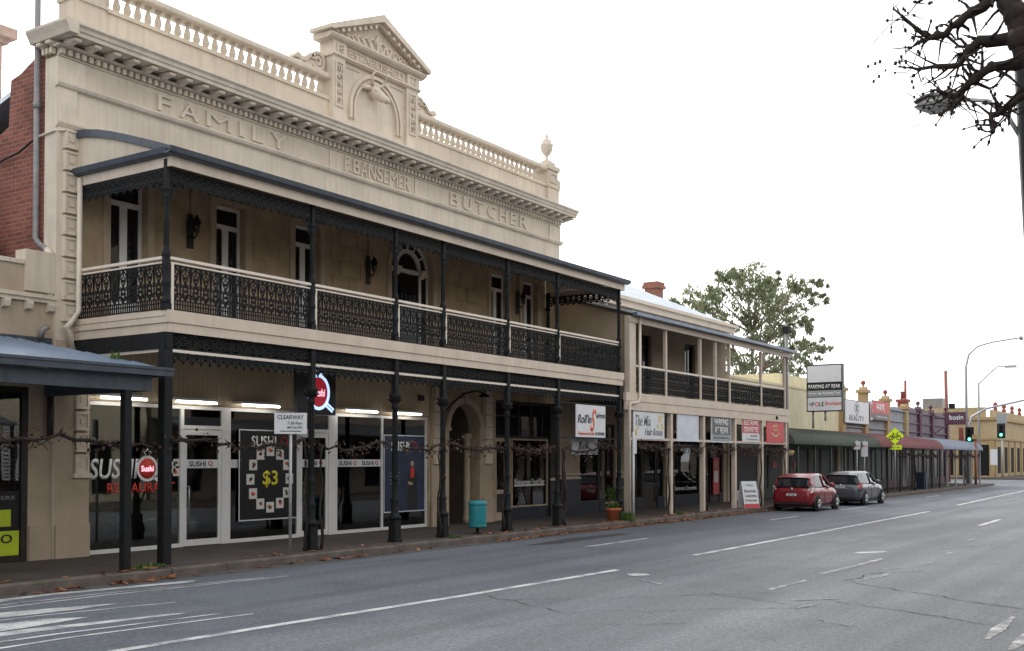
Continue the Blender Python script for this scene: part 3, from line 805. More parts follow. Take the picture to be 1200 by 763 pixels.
for an in (35, 65, 90, 115, 145): ad.stroke([(ax - .52 * math.cos(R(an)), 7.05 + .52 * math.sin(R(an))), (ax - .82 * math.cos(R(an)), 7.05 + .75 * math.sin(R(an)))], .018, .03, AP)
ad = ad.build('door', 'white_frame', B, label='arched balcony door with fanlight and side lights')
for p, q in ((21.87, 22.11), (22.20, 23.15), (23.24, 23.48)): MB().box(p, q, ya + .03, ya + .04, 4.63 if p != 22.20 else 5.1, 6.949).build('pane', 'pane_dark', ad)
MB().box(21.80, 23.55, ya + .05, ya + .06, 7.061, 7.858).build('fanlight_pane', 'pane_dark', ad)
for p in (22.155, 23.195):
    MB().prism([(0, 0), (-.06, .03), (-.10, .12), (-.14, .17), (-.14, .22), (0, .22)], 'x', p - .09, p + .09).build('capital', 'cream_trim', ad, loc=(0, ya - .021, 6.86))
ar = MB(); ar.stroke([(ax - .97 * math.cos(PI * i / 18), 7.0 + .95 * math.sin(PI * i / 18)) for i in range(19)], .08, .02, lambda u, dd, z: (u, W - .022 + dd, z))
ar.box(21.62, 21.79, W - .04, W - .002, 4.62, 6.98); ar.box(23.56, 23.73, W - .04, W - .002, 4.62, 6.98); ar.build('architrave', 'cream_dull', ad)
# plain pilaster strips on the upper wall and faint stone courses
for cx in (14.75, 15.35, 17.5, 20.0, 21.6, 23.9, 25.6, 27.6, 29.4):
    pass
sc = MB()
rnd = random.Random(3)
for z in (4.95, 5.33, 5.71, 6.09, 6.47, 6.85, 7.23):
    x = 12.9
    while x < 30:
        l = rnd.uniform(.55, 1.0)
        if not any(a - .2 < x + l and x < b_ + .2 for a, b_ in UPD + [(21.65, 23.7)]) and x + l < 30.2:
            sc.box(x + .01, x + l - .01, W - rnd.uniform(.006, .028), W + .01, z + .008, z + .372)
        x += l
sc.build('stone_facing', 'sandstone', B, kind='stuff')
# wall lanterns upstairs
def lantern(x, label):
    t_ = thing('wall_lantern', label, 'lantern', (x, W, 6.4), group='black wall lanterns on the balcony wall')
    MB().prism([(-.08, 0), (.08, 0), (.09, .5), (.06, .72), (-.06, .72), (-.09, .5)], 'y', -.05, -.031).build('back_plate', 'dark_timber', t_, local=True)
    MB().tube([(0, -.05, .25), (.0, -.16, .20), (0, -.24, .26), (0, -.24, .32)], .018, 6).build('arm', 'iron', t_, local=True)
    MB().lathe(0, -.24, [(.03, .30), (.055, .33), (.085, .52), (.04, .60), (.015, .66)], 6).build('lamp', 'pane_dark', t_, local=True)
    MB().lathe(0, -.24, [(.10, .515), (.105, .53), (.05, .61), (.012, .69)], 6).build('lamp_cap', 'iron', t_, local=True)
    MB().tube([(0, -.035, .72), (0, -.035, 1.3)], .008, 5).build('conduit', 'iron', t_, local=True)
lantern(15.22, 'black wall lantern between the two french doors nearest the balcony corner')
lantern(20.85, 'black wall lantern just left of the arched balcony door')
lantern(27.75, 'black wall lantern between the two far right balcony doors')
# downpipes on the brick wall
dp = MB(); dp.tube([(12.05, 18.72, 13.0), (12.05, 18.72, 6.15), (12.05, 18.60, 6.02), (12.05, 18.33, 5.86)], .055, 10); dp.lathe(12.05, 18.72, [(.07, 0), (.07, .12)], 10, 8.6)
dp.build('downpipe', 'grey_pipe', B)
dp = MB(); dp.tube([(12.05, 18.34, 5.88), (12.03, 18.24, 5.80), (12.03, 18.24, 4.9)], .07, 10); dp.lathe(12.03, 18.24, [(.085, 0), (.085, .25)], 10, 5.4); dp.build('downpipe', 'cream_pipe', B)
MB().tube([(12.06, 20.1, 7.75), (12.06, 19.3, 7.86), (12.06, 18.75, 8.05)], .02, 6).build('service_cable', 'iron', B); MB().tube([(12.06, 18.8, 8.05), (12.06, 18.2, 8.10), (12.2, 18.05, 8.12)], .022, 6).build('cable_bracket', 'cream_pipe', B)
dp = MB(); dp.tube([(12.45, 17.95, 7.25), (12.45, 17.95, 4.75), (12.3, 17.98, 4.52), (12.2, 18.0, 4.42), (12.25, 18.0, 4.4), (12.45, 18.05, 3.9)], .05, 10); dp.build('downpipe', 'cream_pipe', B)
MB().box(12.10, 12.135, 18.4, 24, 5.72, 5.80).build('lead_flashing', 'grey_pipe', B)

# ------------------------------------------------------------------ verandah of the main building
VX0, VX1 = 12.50, 29.45
PX = [12.51, 16.13, 18.77, 20.53, 23.26, 25.76, 29.38]
FY = 15.44
vm = MB(); vm.box(VX0 + .03, VX1 - .03, FY + .06, W - .005, 4.42, 4.585)
ver = vm.build('verandah', 'fascia', B)
fb = MB(); fb.box(VX0 - .03, VX1 + .03, FY - .02, FY + .058, 4.385, 4.60); fb.box(VX0, VX1, FY + .004, FY + .056, 4.215, 4.38)
fb.box(VX0 - .04, VX0 + .028, FY + .06, W - .07, 4.50, 4.60); fb.box(VX0 - .03, VX0 + .027, FY + .06, W - .07, 4.385, 4.492); fb.box(VX0, VX0 + .026, FY + .06, W - .07, 4.215, 4.38)
fb.box(VX1 - .028, VX1 + .03, FY + .06, W - .01, 4.385, 4.60); fb.box(VX1 - .026, VX1, FY + .06, W - .01, 4.215, 4.38)
fb.build('balcony_fascia', 'fascia', ver)
nj = MB()
for i in range(24): nj.box(VX0 + .2 + i * .7, VX0 + .27 + i * .7, FY + .07, W - .01, 4.25, 4.419)
nj.build('floor_joists', 'dark_timber', ver, kind='stuff')
# roof: convex sheet with ribs, end infill, gutter, fascia
RP = [(15.30, 7.40), (15.9, 7.60), (16.5, 7.79), (17.0, 7.94), (17.4, 8.04), (17.8, 8.11), (18.17, 8.14)]
rf = MB(); rf.prism(RP + [(y, z - .05) for y, z in reversed(RP)], 'x', VX0 - .02, VX1 + .05, False)
roof = rf.build('verandah_roof', 'slate_roof', ver)
rr = MB(); x = VX0 + .03
while x < VX1:
    rr.prism([(y, z + .018) for y, z in RP] + [(y, z - .004) for y, z in reversed(RP)], 'x', x, x + .05); x += .15
rr.build('roof_corrugations', 'slate_roof', roof, kind='stuff')
ve = MB(); ve.prism([(y, z + .04) for y, z in RP] + [(y, z - .10) for y, z in reversed(RP)], 'x', VX0 - .07, VX0 - .022)
ve.build('roof_verge', 'slate_paint', roof)
en = MB(); en.prism([(15.42, 7.30)] + [(y, z - .102) for y, z in RP[1:]] + [(18.17, 7.30)], 'x', VX0 - .02, VX0 + .02); en.build('roof_end_panel', 'cream', roof)
en = MB(); en.prism([(15.42, 7.30)] + [(y, z - .06) for y, z in RP[1:]] + [(18.17, 7.30)], 'x', VX1 - .05, VX1 - .02); en.build('roof_end_panel', 'cream', roof)
gt = MB(); gp = [(15.28, 7.30), (15.40, 7.30), (15.40, 7.41), (15.385, 7.41), (15.385, 7.33), (15.26, 7.34), (15.235, 7.42), (15.215, 7.42), (15.235, 7.33)]
gt.prism(gp, 'x', VX0 - .19, VX1 + .12)
gt.prism([(VX0 - .10 - (15.40 - y) * 1.0 + .12, z) for y, z in gp], 'y', 15.402, W - .12)
gt.build('gutter', 'slate_paint', roof)
fs = MB(); fs.box(VX0 - .02, VX1 + .04, 15.405, 15.44, 7.12, 7.31); fs.box(VX0 - .018, VX0 + .015, 15.442, W - .06, 7.12, 7.298); fs.box(VX1 - .018, VX1 + .015, 15.442, W - .06, 7.12, 7.298)
fs.build('eaves_fascia', 'fascia', ver)
MB().prism([(15.46, 7.26), (W - .03, 7.98), (W - .03, 8.0), (15.46, 7.28)], 'x', VX0 + .03, VX1 - .06).build('ceiling', 'timber_and_passage_shade', ver)
# cast iron posts
def lower_post():
    mb = MB(); mb.box(-.115, .115, -.115, .115, 0.06, .50)
    mb.box(-.135, .135, -.135, .135, .0, .06)
    mb.lathe(0, 0, [(.15, .50), (.17, .53), (.17, .57), (.12, .60), (.10, .66), (.105, .80), (.09, .86), (.11, .90), (.11, .94), (.08, .97), (.072, 1.35), (.09, 1.38), (.09, 1.42), (.07, 1.45), (.062, 2.95), (.095, 2.98), (.08, 3.02), (.085, 3.12), (.13, 3.18), (.16, 3.24), (.16, 3.27), (.08, 3.30)], 14)
    mb.box(-.07, .07, -.07, .07, 3.28, 4.06)
    for a in range(8):
        c_, s_ = math.cos(a * PI / 4), math.sin(a * PI / 4)
        mb.tube([(.067 * c_, .067 * s_, 1.5), (.061 * c_, .061 * s_, 2.9)], .012, 5)
        mb.tube([(.10 * c_, .10 * s_, 3.10), (.16 * c_, .16 * s_, 3.18), (.18 * c_, .18 * s_, 3.14)], .018, 5)
    return mb.mesh('post', 'iron')
def upper_post():
    mb = MB(); mb.box(-.085, .085, -.085, .085, 0, .12)
    mb.lathe(0, 0, [(.085, .12), (.10, .14), (.10, .2), (.075, .24), (.07, .42), (.095, .46), (.095, .52), (.075, .56), (.08, .72), (.10, .78), (.09, .86), (.075, .92), (.10, .96), (.09, 1.02), (.055, 1.10), (.05, 1.98), (.07, 2.0), (.055, 2.03), (.06, 2.08), (.09, 2.12), (.10, 2.15), (.055, 2.17)], 12)
    mb.box(-.05, .05, -.05, .05, 2.15, 2.66)
    for a in range(8):
        c_, s_ = math.cos(a * PI / 4), math.sin(a * PI / 4)
        mb.tube([(.053 * c_, .053 * s_, 1.14), (.05 * c_, .05 * s_, 1.95)], .009, 5)
    return mb.mesh('post', 'iron')
lpm, upm = lower_post(), upper_post()
for i, x in enumerate(PX):
    if i == 0: MB().box(x - .085, x + .085, POST - .085, POST + .085, .15, 4.214).build('post', 'iron', ver, label='plain square corner post of the verandah')
    else: place(lpm, 'post', ver, loc=(x, POST, .15), scale=(.86, .86, 1))
    place(upm, 'post', ver, loc=(x, POST, 4.60), scale=(.8, .8, 1))
place(upm, 'post', ver, loc=(VX1 - .07, W - .12, 4.60)); 
# lace
def panel_motif(mb, w, h, mp):
    hw, th = .011, .009
    q = w / 4
    for k in range(4):
        u = k * q
        mb.stroke([(u, 0), (u, h * .22)], hw * .8, th, mp)
    mb.stroke([(0, .2 * h), (0, h)], hw, th, mp)
    for s_ in (-1, 1):
        c_ = w * .5
        mb.stroke([(c_, .22 * h)] + [(c_ + s_ * w * (.24 * math.sin(PI * i / 8)), h * (.22 + .40 * i / 8)) for i in range(1, 9)], hw, th, mp)
        mb.stroke(circ(c_ + s_ * w * .26, h * .34, w * .13, 9, 0, 5.2), hw, th, mp)
        mb.stroke(circ(c_ + s_ * w * .33, h * .56, w * .12, 9, 1.5, 7.0), hw, th, mp)
        mb.stroke([(c_ + s_ * w * .5, h * .62), (c_ + s_ * w * .46, h * .76), (c_ + s_ * w * .3, h * .88), (c_, h * .97)], hw, th, mp)
        mb.stroke([(c_, h * .60), (c_ + s_ * w * .2, h * .72), (c_ + s_ * w * .22, h * .80), (c_ + s_ * w * .10, h * .82)], hw, th, mp)
        mb.stroke([(c_ + s_ * w * .5, h * .80), (c_ + s_ * w * .38, h * .97)], hw, th, mp)
    mb.stroke(circ(w * .5, h * .44, w * .09, 8), hw, th, mp)
    mb.stroke(circ(w * .5, h * .74, w * .085, 8), hw, th, mp)
    mb.stroke([(w * .5, h * .22), (w * .5, h * .36)], hw, th, mp); mb.stroke([(w * .5, h * .52), (w * .5, h * .66)], hw, th, mp); mb.stroke([(w * .5, h * .82), (w * .5, h)], hw, th, mp)
def lace_panel(L, h, mk):   # mk(u) -> mapping starting at u
    mb = MB(); n = max(1, round(L / .235)); w = L / n
    for i in range(n): panel_motif(mb, w, h, mk(i * w))
    for z in (.01, .13 * h, .22 * h, h - .01): mb.stroke([(0, z), (L, z)], .011, .011, mk(0))
    mb.stroke([(L - .006, 0), (L - .006, h)], .008, .008, mk(0))
    return mb
def frieze(L, h, mk, drip=.1):
    mb = MB(); n = max(1, round(L / .20)); w = L / n; hw, th = .0145, .009
    for i in range(n):
        mp = mk(i * w); c_ = w / 2
        mb.stroke(circ(c_, h * .52, min(w, h) * .36, 10), hw, th, mp)
        mb.stroke([(c_ - w * .2, h * .38), (c_ + w * .2, h * .66)], hw, th, mp); mb.stroke([(c_ + w * .2, h * .38), (c_ - w * .2, h * .66)], hw, th, mp)
        mb.stroke([(0, .02), (0, h)], hw, th, mp)
        mb.stroke(circ(0, h * .2, w * .16, 7), hw, th, mp); mb.stroke(circ(0, h * .82, w * .16, 7), hw, th, mp)
        if drip:
            mb.stroke([(c_ - w * .5, 0), (c_ - w * .3, -drip * .5), (c_, -drip), (c_ + w * .3, -drip * .5), (c_ + w * .5, 0)], hw * 1.1, th, mp)
            mb.stroke([(c_, 0), (c_, -drip * 1.35)], hw * 1.2, th, mp)
    mb.stroke([(0, .012), (L, .012)], .013, .011, mk(0)); mb.stroke([(0, h - .012), (L, h - .012)], .013, .011, mk(0))
    return mb
def corner_bracket(s_):
    mb = MB(); hw, th = .012, .009; mp = lambda u, d, z: (s_ * u, d, z)
    mb.stroke([(0, -.50), (.06, -.46)] + [(.44 - .40 * math.cos(PI / 2 * i / 8), -.44 + .42 * math.sin(PI / 2 * i / 8)) for i in range(1, 9)], .016, th, mp)
    for cx, cz, r in ((.10, -.08, .07), (.24, -.06, .055), (.08, -.22, .06), (.19, -.17, .05), (.34, -.05, .04), (.06, -.34, .04)):
        mb.stroke(circ(cx, cz, r, 9, 0, 5.6), hw, th, mp)
    mb.stroke([(0, 0), (.16, -.16)], hw, th, mp)
    return mb.mesh('bracket', 'iron_lace')
bkt = {1: corner_bracket(1), -1: corner_bracket(-1)}
rails = MB()
for i in range(len(PX) - 1):
    a, b_ = PX[i] + .075, PX[i + 1] - .075
    lace_panel(b_ - a, .80, lambda u, a=a: X(a + u, POST, 4.625)).build('lace_panel', 'iron_lace', ver)
    frieze(b_ - a + .04, .21, lambda u, a=a: X(a - .02 + u, POST, 6.90), .07).build('lace_frieze', 'iron_lace', ver)
    frieze(b_ - a, .27, lambda u, a=a: X(a + u, POST, 3.935), 0).build('lace_frieze', 'iron_lace', ver)
    frieze(b_ - a, .06, lambda u, a=a: X(a + u, POST, 3.80), .10).build('lace_valance', 'iron_lace', ver)
    for s_, xx in ((1, a), (-1, b_)):
        place(bkt[s_], 'bracket', ver, loc=(xx - .02 * s_, POST, 6.93), scale=(.8, 1, .8))
    rails.box(a - .02, b_ + .02, POST - .035, POST + .035, 5.505, 5.555); rails.box(a - .02, b_ + .02, POST - .02, POST + .02, 5.435, 5.462)
    rails.box(a - .02, b_ + .02, POST - .03, POST + .03, 3.875, 3.925)
    if i not in (0,): rails.box(a + .0, a + .05, POST - .024, POST + .024, 4.60, 5.434)
rails.box(PX[0] + .09, PX[0] + .15, POST - .024, POST + .024, 4.60, 5.434)
rails.box(PX[0] - .035, PX[0] + .035, POST + .08, W - .1, 5.505, 5.555); rails.box(PX[0] - .02, PX[0] + .02, POST + .08, W - .1, 5.435, 5.462)
rails.box(PX[0] - .03, PX[0] + .03, POST + .09, W - .1, 3.875, 3.925)
rails.build('rail', 'rail_paint', ver)
L = W - .12 - POST - .08
lace_panel(L, .80, lambda u: Yd(PX[0], POST + .08 + u, 4.625)).build('lace_panel', 'iron_lace', ver)
frieze(L, .21, lambda u: Yd(PX[0], POST + .06 + u, 6.90), .07).build('lace_frieze', 'iron_lace', ver)
frieze(L, .27, lambda u: Yd(PX[0], POST + .09 + u, 3.935), 0).build('lace_frieze', 'iron_lace', ver)
frieze(L, .21, lambda u: Yd(VX1 - .07, POST + .06 + u, 6.90), .07).build('lace_frieze', 'iron_lace', ver)
lace_panel(L, .80, lambda u: Yd(VX1 - .07, POST + .08 + u, 4.625)).build('lace_panel', 'iron_lace', ver)
place(bkt[1], 'bracket', ver, loc=(PX[0], POST + .06, 6.93), rot=(0, 0, PI / 2), scale=(.8, 1, .8))
MB().box(VX0 - .06, VX0 + .02, POST - .1, W - .08, 3.93, 4.212).build('side_beam', 'iron', ver)

# ------------------------------------------------------------------ ground floor shopfront of the restaurant
SF = MB(); f0, f1 = W + .05, W + .13
def bar(a, b_, z0, z1, dy=0): SF.box(a, b_, f0 - dy, f1, z0, z1)
xs = [(12.855, 12.90), (15.08, 15.17), (16.19, 16.44), (18.47, 18.56), (19.53, 19.84), (21.50, 21.56), (23.33, 23.395)]
for a, b_ in xs: bar(a, b_, .16, 3.115)
spans = [(12.90, 15.08), (15.17, 16.19), (16.44, 18.47), (18.56, 19.53), (19.84, 21.50), (21.56, 23.33)]
for i, (a, b_) in enumerate(spans):
    bar(a + .001, b_ - .001, 3.04, 3.114)
    if i not in (1, 3): bar(a + .001, b_ - .001, .16, .24)
    else: bar(a + .001, b_ - .001, 2.62, 2.70)
shopf = SF.build('shopfront', 'white_frame', B)
for i, (a, b_) in enumerate(spans):
    if i in (1, 3):
        MB().box(a, b_, W + .085, W + .093, 2.70, 3.04).build('pane', 'shop_glass', shopf)
        d = MB(); ya, yb2 = W + .06, W + .11
        d.box(a + .01, a + .085, ya, yb2, .17, 2.61); d.box(b_ - .085, b_ - .01, ya, yb2, .17, 2.61); d.box(a + .085, b_ - .085, ya, yb2, .17, .30); d.box(a + .085, b_ - .085, ya, yb2, 2.50, 2.61)
        door = d.build('door', 'white_frame', shopf)
        MB().box(a + .085, b_ - .085, W + .08, W + .088, .30, 2.50).build('pane', 'shop_glass', door)
        MB().tube([(a + .11, W + .06, .95), (a + .11, W + .01, .95), (a + .11, W + .01, 1.42), (a + .11, W + .06, 1.42)], .014, 6).build('handle', 'rim', door)
    else:
        MB().box(a, b_, W + .085, W + .093, .24, 3.04).build('pane', 'shop_glass', shopf)
def band(x0, x1, texts):
    MB().box(x0, x1, W + .075, W + .0795, 1.80, 1.98).build('window_band', 'sign_white', shopf)
    for cx in texts:
        letters('SUSHI', .44, .115, 'ink', (cx - .10, W + .0745, 1.89), shopf); letters('Q', .125, .12, 'ink_red', (cx + .25, W + .0745, 1.89), shopf)
band(15.26, 16.10, [15.65]); band(16.45, 16.68, []); band(18.37, 18.47, []); band(18.65, 19.44, [19.03]); band(19.86, 21.49, [20.25, 21.08])
# window lettering of the first pane
letters('SUSHI', 1.12, .40, 'ink_white', (13.50, W + .0845, 1.80), shopf, shear=.15)
letters('RESTAURANT', 1.62, .20, 'ink_red', (14.15, W + .0845, 1.42), shopf)
lg = MB(); LG = lambda u, d, z: (14.28 + u, W + .083 + d * .2, 1.80 + z)
lg.stroke(circ(0, 0, .235, 20), .028, .004, LG); lg.stroke([(.16, -.17), (.30, -.26)], .035, .004, LG)
st = [(.05 * (1 if k % 2 else 2) * math.sin(k * PI / 5), .31 + .05 * (1 if k % 2 else 2) * math.cos(k * PI / 5)) for k in range(11)]
lg.stroke(st, .008, .004, LG); lg.build('window_logo', 'ink_white', shopf)
MB().lathe(14.28, 1.80, [(.0, 0), (.205, 0), (.205, .003), (0, .003)], 20, W + .081, 'y').build('window_logo', 'ink_red', shopf)
letters('Sushi', .3, .12, 'neon_pink', (14.28, W + .0805, 1.80), shopf)
rnd = random.Random(5)
def food(x, z, s_, y, parent, local=False):
    """small square photo print of a plate"""
    p = MB().box(x - s_ / 2, x + s_ / 2, y - .002, y, z - s_ / 2, z + s_ / 2).build('dish_print', 'food_white', parent, local=local)
    for k in range(4):
        a, r = rnd.uniform(0, 6.3), rnd.uniform(0, s_ * .22)
        MB().lathe(x + r * math.cos(a), z + r * math.sin(a), [(0, 0), (s_ * .16, 0), (s_ * .16, .001), (0, .001)], 7, y - .0035 - k * .0006, 'y').build('dish_print', rnd.choice(['ink_red', 'dry_leaf', 'green_leaf', 'ink_orange', 'ink']), parent, local=local)
MB().box(27.6, 29.6, W + 1.35, W + 1.40, .165, 2.5).build('added_bright_panel', 'inside_cream', B)  # pale panel added behind the food bar glass so the window looks brighter
for x, z, s_ in ((14.62, 1.90, .2), (14.62, 1.68, .2), (14.86, 1.82, .24), (15.0, 1.92, .15), (15.0, 1.72, .16)): food(x, z, s_, W + .083, shopf)
# fluted boarding above the glass
fl = MB(); x = 12.88
while x < 23.3: fl.box(x, x + .122, W - .007, W + .01, 3.16, 4.18); x += .13
fl.build('fluted_boarding', 'cream_warm', B, kind='stuff')
# fluorescent tubes
for i, (a, b_) in enumerate(((12.90, 14.0), (14.66, 15.78), (16.45, 17.6), (19.77, 20.97), (21.64, 22.74))):
    t_ = thing('fluorescent_tube', ['lit white tube over the first restaurant window', 'lit white tube over the first restaurant glass door', 'lit white tube over the black price poster',
                                    'lit white tube over the pane between second door and blue poster', 'lit white tube over the blue poster'][i], 'light', ((a + b_) / 2, 17.95, 3.12), group='lit tubes above the restaurant front')
    MB().box(a, b_, 17.90, W - .016, 3.20, 3.25).build('fitting', 'sign_white', t_)
    MB().tube([(a + .03, 17.92, 3.165), (b_ - .03, 17.92, 3.165)], .022, 8).build('tube', 'tube_light', t_)
# rooms behind the glass
def room(x0, x1, y0, y1, z0, z1, parent, wallm='inside_wall'):
    mb = MB(); mb.add([(x0, y0, z0), (x1, y0, z0), (x1, y1, z0), (x0, y1, z0), (x0, y0, z1), (x1, y0, z1), (x1, y1, z1), (x0, y1, z1)], [(4, 5, 6, 7), (2, 3, 7, 6), (0, 3, 7, 4), (1, 2, 6, 5)])
    mb.build('interior', wallm, parent)
    MB().add([(x0, y0, z0), (x1, y0, z0), (x1, y1, z0), (x0, y1, z0)], [(0, 1, 2, 3)]).build('interior_floor', 'inside_floor', parent)
room(12.5, 23.6, W + .36, 23.4, .165, 3.55, B)
# posters
pt = sign('price_poster', 'black restaurant poster ringed by dish photos with yellow price', (17.56, W + .035, .62), 0, 1.80, 2.03, 'sign_black', [('SUSHI', -.16, 1.77, .75, .24, 'ink_white'), ('Q', .47, 1.77, .24, .25, 'ink_red'), ('$3', .04, .92, .46, .38, 'ink_yellow')], 'poster', .012, None)
fr = MB()
for a in ((-.9, .9, 0, .025), (-.9, .9, 2.005, 2.03), (-.9, -.875, .025, 2.005), (.875, .9, .025, 2.005)): fr.box(a[0], a[1], -.006, -.0004, a[2], a[3])
fr.build('frame', 'sign_white', pt, local=True)
for k in range(12):
    a = PI / 2 + 2 * PI * k / 12
    food(.04 + .60 * math.cos(a), .92 + .64 * math.sin(a), .235, -.001, pt, True)
pt = sign('chef_poster', 'dark blue poster of a person in red scarf at restaurant front', (22.42, W + .035, .60), 0, 1.72, 2.02, 'poster_blue', [('SUSHI', -.2, 1.72, .75, .26, 'ink_white'), ('Q', .42, 1.74, .2, .22, 'ink_red')], 'poster', .012, None)
fr = MB()
for a in ((-.86, .86, 0, .025), (-.86, .86, 1.995, 2.02), (-.86, -.835, .025, 1.995), (.835, .86, .025, 1.995)): fr.box(a[0], a[1], -.006, -.0004, a[2], a[3])
fr.build('frame', 'sign_white', pt, local=True)
fx = .28
MB().add([(fx - .2, -.002, .05), (fx + .25, -.002, .05), (fx + .22, -.002, .7), (fx + .28, -.002, .95), (fx + .14, -.002, 1.12), (fx - .06, -.002, 1.12), (fx - .16, -.002, .95), (fx - .16, -.002, .6)], [tuple(range(8))]).build('figure_print', 'ink', pt, local=True)
MB().add([(fx - .04, -.003, .9), (fx + .10, -.003, .9), (fx + .12, -.003, 1.14), (fx + .02, -.003, 1.2), (fx - .05, -.003, 1.12)], [tuple(range(5))]).build('figure_print', 'ink_red', pt, local=True)
MB().lathe(fx + .03, 1.26, [(0, 0), (.08, 0), (.08, .001), (0, .001)], 12, -.0045, 'y').build('figure_print', 'skin', pt, local=True)
MB().add([(fx - .15, -.004, .72), (fx + .05, -.004, .70), (fx + .05, -.004, .76), (fx - .15, -.004, .80)], [(0, 1, 2, 3)]).build('figure_print', 'skin', pt, local=True)
for k in range(4): MB().box(-.62, -.18 - .06 * (k % 2), -.002, -.0005, 1.02 - k * .09, 1.035 - k * .09).build('caption_print', 'ink_grey', pt, local=True)
# restaurant furniture
def chair(loc, rz, label):
    t_ = thing('restaurant_chair', label, 'chair', loc, rz, 'chairs inside the restaurant')
    MB().box(-.2, .2, -.2, .2, .43, .46).build('seat', 'table_wood', t_, local=True)
    MB().box(-.2, .2, .17, .2, .6, .9).build('backrest', 'table_wood', t_, local=True)
    for sx in (-.17, .17):
        MB().box(sx - .02, sx + .02, -.19, -.15, 0, .43).build('leg', 'dark_timber', t_, local=True)
        MB().box(sx - .02, sx + .02, .155, .195, 0, .60).build('leg', 'dark_timber', t_, local=True)
    return t_
def table(loc, label):
    t_ = thing('restaurant_table', label, 'table', loc, 0, 'tables inside the restaurant')
    MB().box(-.45, .45, -.35, .35, .71, .745).build('table_top', 'sign_white', t_, local=True)
    MB().lathe(0, 0, [(.22, 0), (.22, .02), (.035, .04), (.035, .71)], 12).build('pedestal', 'iron', t_, local=True)
for i, x in enumerate((14.0, 17.5, 20.7)):
    lb = ['behind the first restaurant window', 'behind the black price poster', 'behind the glass left of the blue poster'][i]
    table((x, 20.0, .165), 'white café table ' + lb)
    chair((x - .75, 20.0, .165), PI / 2, 'brown timber chair left of the table ' + lb); chair((x + .75, 20.0, .165), -PI / 2, 'brown timber chair right of the table ' + lb)
ctr = thing('service_counter', 'pale counter at the back of the restaurant', 'counter', (17.8, 22.5, .165))
MB().box(15.2, 20.5, 22.2, 22.8, .165, 1.15).build('cabinet', 'inside_cream', ctr); MB().box(15.15, 20.55, 22.12, 22.85, 1.15, 1.2).build('counter_top', 'sign_white', ctr)
MB().box(20.3, 21.2, W + .9, W + .94, .165, 3.0).build('curtain', 'inside_cream', B)
MB().box(13.6, 15.4, 23.3, 23.38, 2.2, 2.5).build('menu_board', 'neon_red', B)
# illuminated hanging logo sign
hsn = thing('hanging_logo_sign', 'black hanging box sign with red oval ringed in glowing white blue', 'sign', (17.5, 16.6, 2.98))
MB().box(16.80, 17.98, 16.60, 16.72, 2.96, 3.98).build('box', 'sign_black', hsn)
HS = lambda u, d, z: (17.43 + u, 16.593 + d * .5, 3.45 + z)
q = MB(); q.stroke(circ(0, 0, .32, 28, ry=.36), .035, .006, HS); q.stroke([(.20, -.27), (.44, -.42)], .022, .006, HS); q.stroke([(.25, -.22), (.48, -.37)], .022, .006, HS)
q.stroke([(-.10, .40), (-.12, .50), (-.05, .46), (0, .54), (.05, .46), (.12, .50), (.10, .40), (-.10, .40)], .014, .006, HS); q.build('logo_ring', 'neon_blue', hsn)
pl = circ(0, 0, .275, 28, ry=.315)[:-1]
MB().add([HS(u, -.001, z) for u, z in pl], [tuple(range(len(pl)))]).build('logo_oval', 'neon_red', hsn)
letters('Sushi', .36, .17, 'neon_pink', (17.45, 16.590, 3.44), hsn, .002, .2)
MB().tube([(17.0, 16.66, 3.95), (17.0, 16.66, 4.42)], .012, 6).build('hanger', 'iron', hsn); MB().tube([(17.85, 16.66, 3.95), (17.85, 16.66, 4.42)], .012, 6).build('hanger', 'iron', hsn)
# arched entry
ae = MB(); AE = lambda u, d, z: (u, W - .05 + d, z)
ae.stroke([(24.985 - .82 * math.cos(PI * i / 18), 2.85 + .79 * math.sin(PI * i / 18)) for i in range(19)], .09, .048, AE)
ae.box(24.02, 24.24, W - .06, W - .004, .15, 2.78); ae.box(25.73, 25.9, W - .06, W - .004, .15, 2.78)
ae.box(23.98, 24.30, W - .10, W - .002, 2.78, 2.88); ae.box(25.67, 25.94, W - .10, W - .002, 2.78, 2.88)
ae.box(24.91, 25.07, W - .12, W - .02, 3.56, 3.82)
ae.build('arch_surround', 'cream_dull', B)
MB().lathe(25.55, W + .28, [(.13, .15), (.13, .3), (.10, .34), (.095, 2.5), (.13, 2.56), (.15, 2.66), (.15, 2.72)], 12).build('entry_column', 'cream_dull', B)
dd = MB(); dd.box(24.26, 25.71, W + 1.45, W + 1.52, .15, 3.56)
for k in range(2):
    for z0, z1 in ((.3, 1.1), (1.25, 2.3)): dd.box(24.36 + k * .68, 24.92 + k * .68, W + 1.43, W + 1.449, z0, z1)
dd.build('door', 'dark_timber', B)
ap = MB(); ap.box(24.0, 24.248, W + .352, W + 1.55, .15, 3.6); ap.box(25.722, 26.0, W + .352, W + 1.55, .15, 3.6); ap.box(24.25, 25.72, W + .352, W + 1.55, 3.57, 3.65); ap.build('entry_passage', 'timber_and_passage_shade', B)  # shade of the recess put into the passage colour
# goose-neck lamp over the arch
gl_ = thing('gooseneck_lamp', 'dark gooseneck lamp arching over the round-headed entry', 'lamp', (24.2, W, 3.3))
MB().tube([(23.98, W - .06, 3.25), (23.95, W - .35, 3.5), (24.05, W - .7, 3.78), (24.3, W - .95, 3.86), (24.55, W - 1.0, 3.80)], .022, 7).build('arm', 'iron', gl_)
MB().lathe(24.6, W - 1.0, [(.16, 0), (.15, .03), (.05, .1), (.02, .12)], 12, 3.70).build('lamp_shade', 'iron', gl_)
MB().box(22.9, 23.1, W - .08, W - .03, 3.55, 3.7).build('vent', 'dark_timber', B)
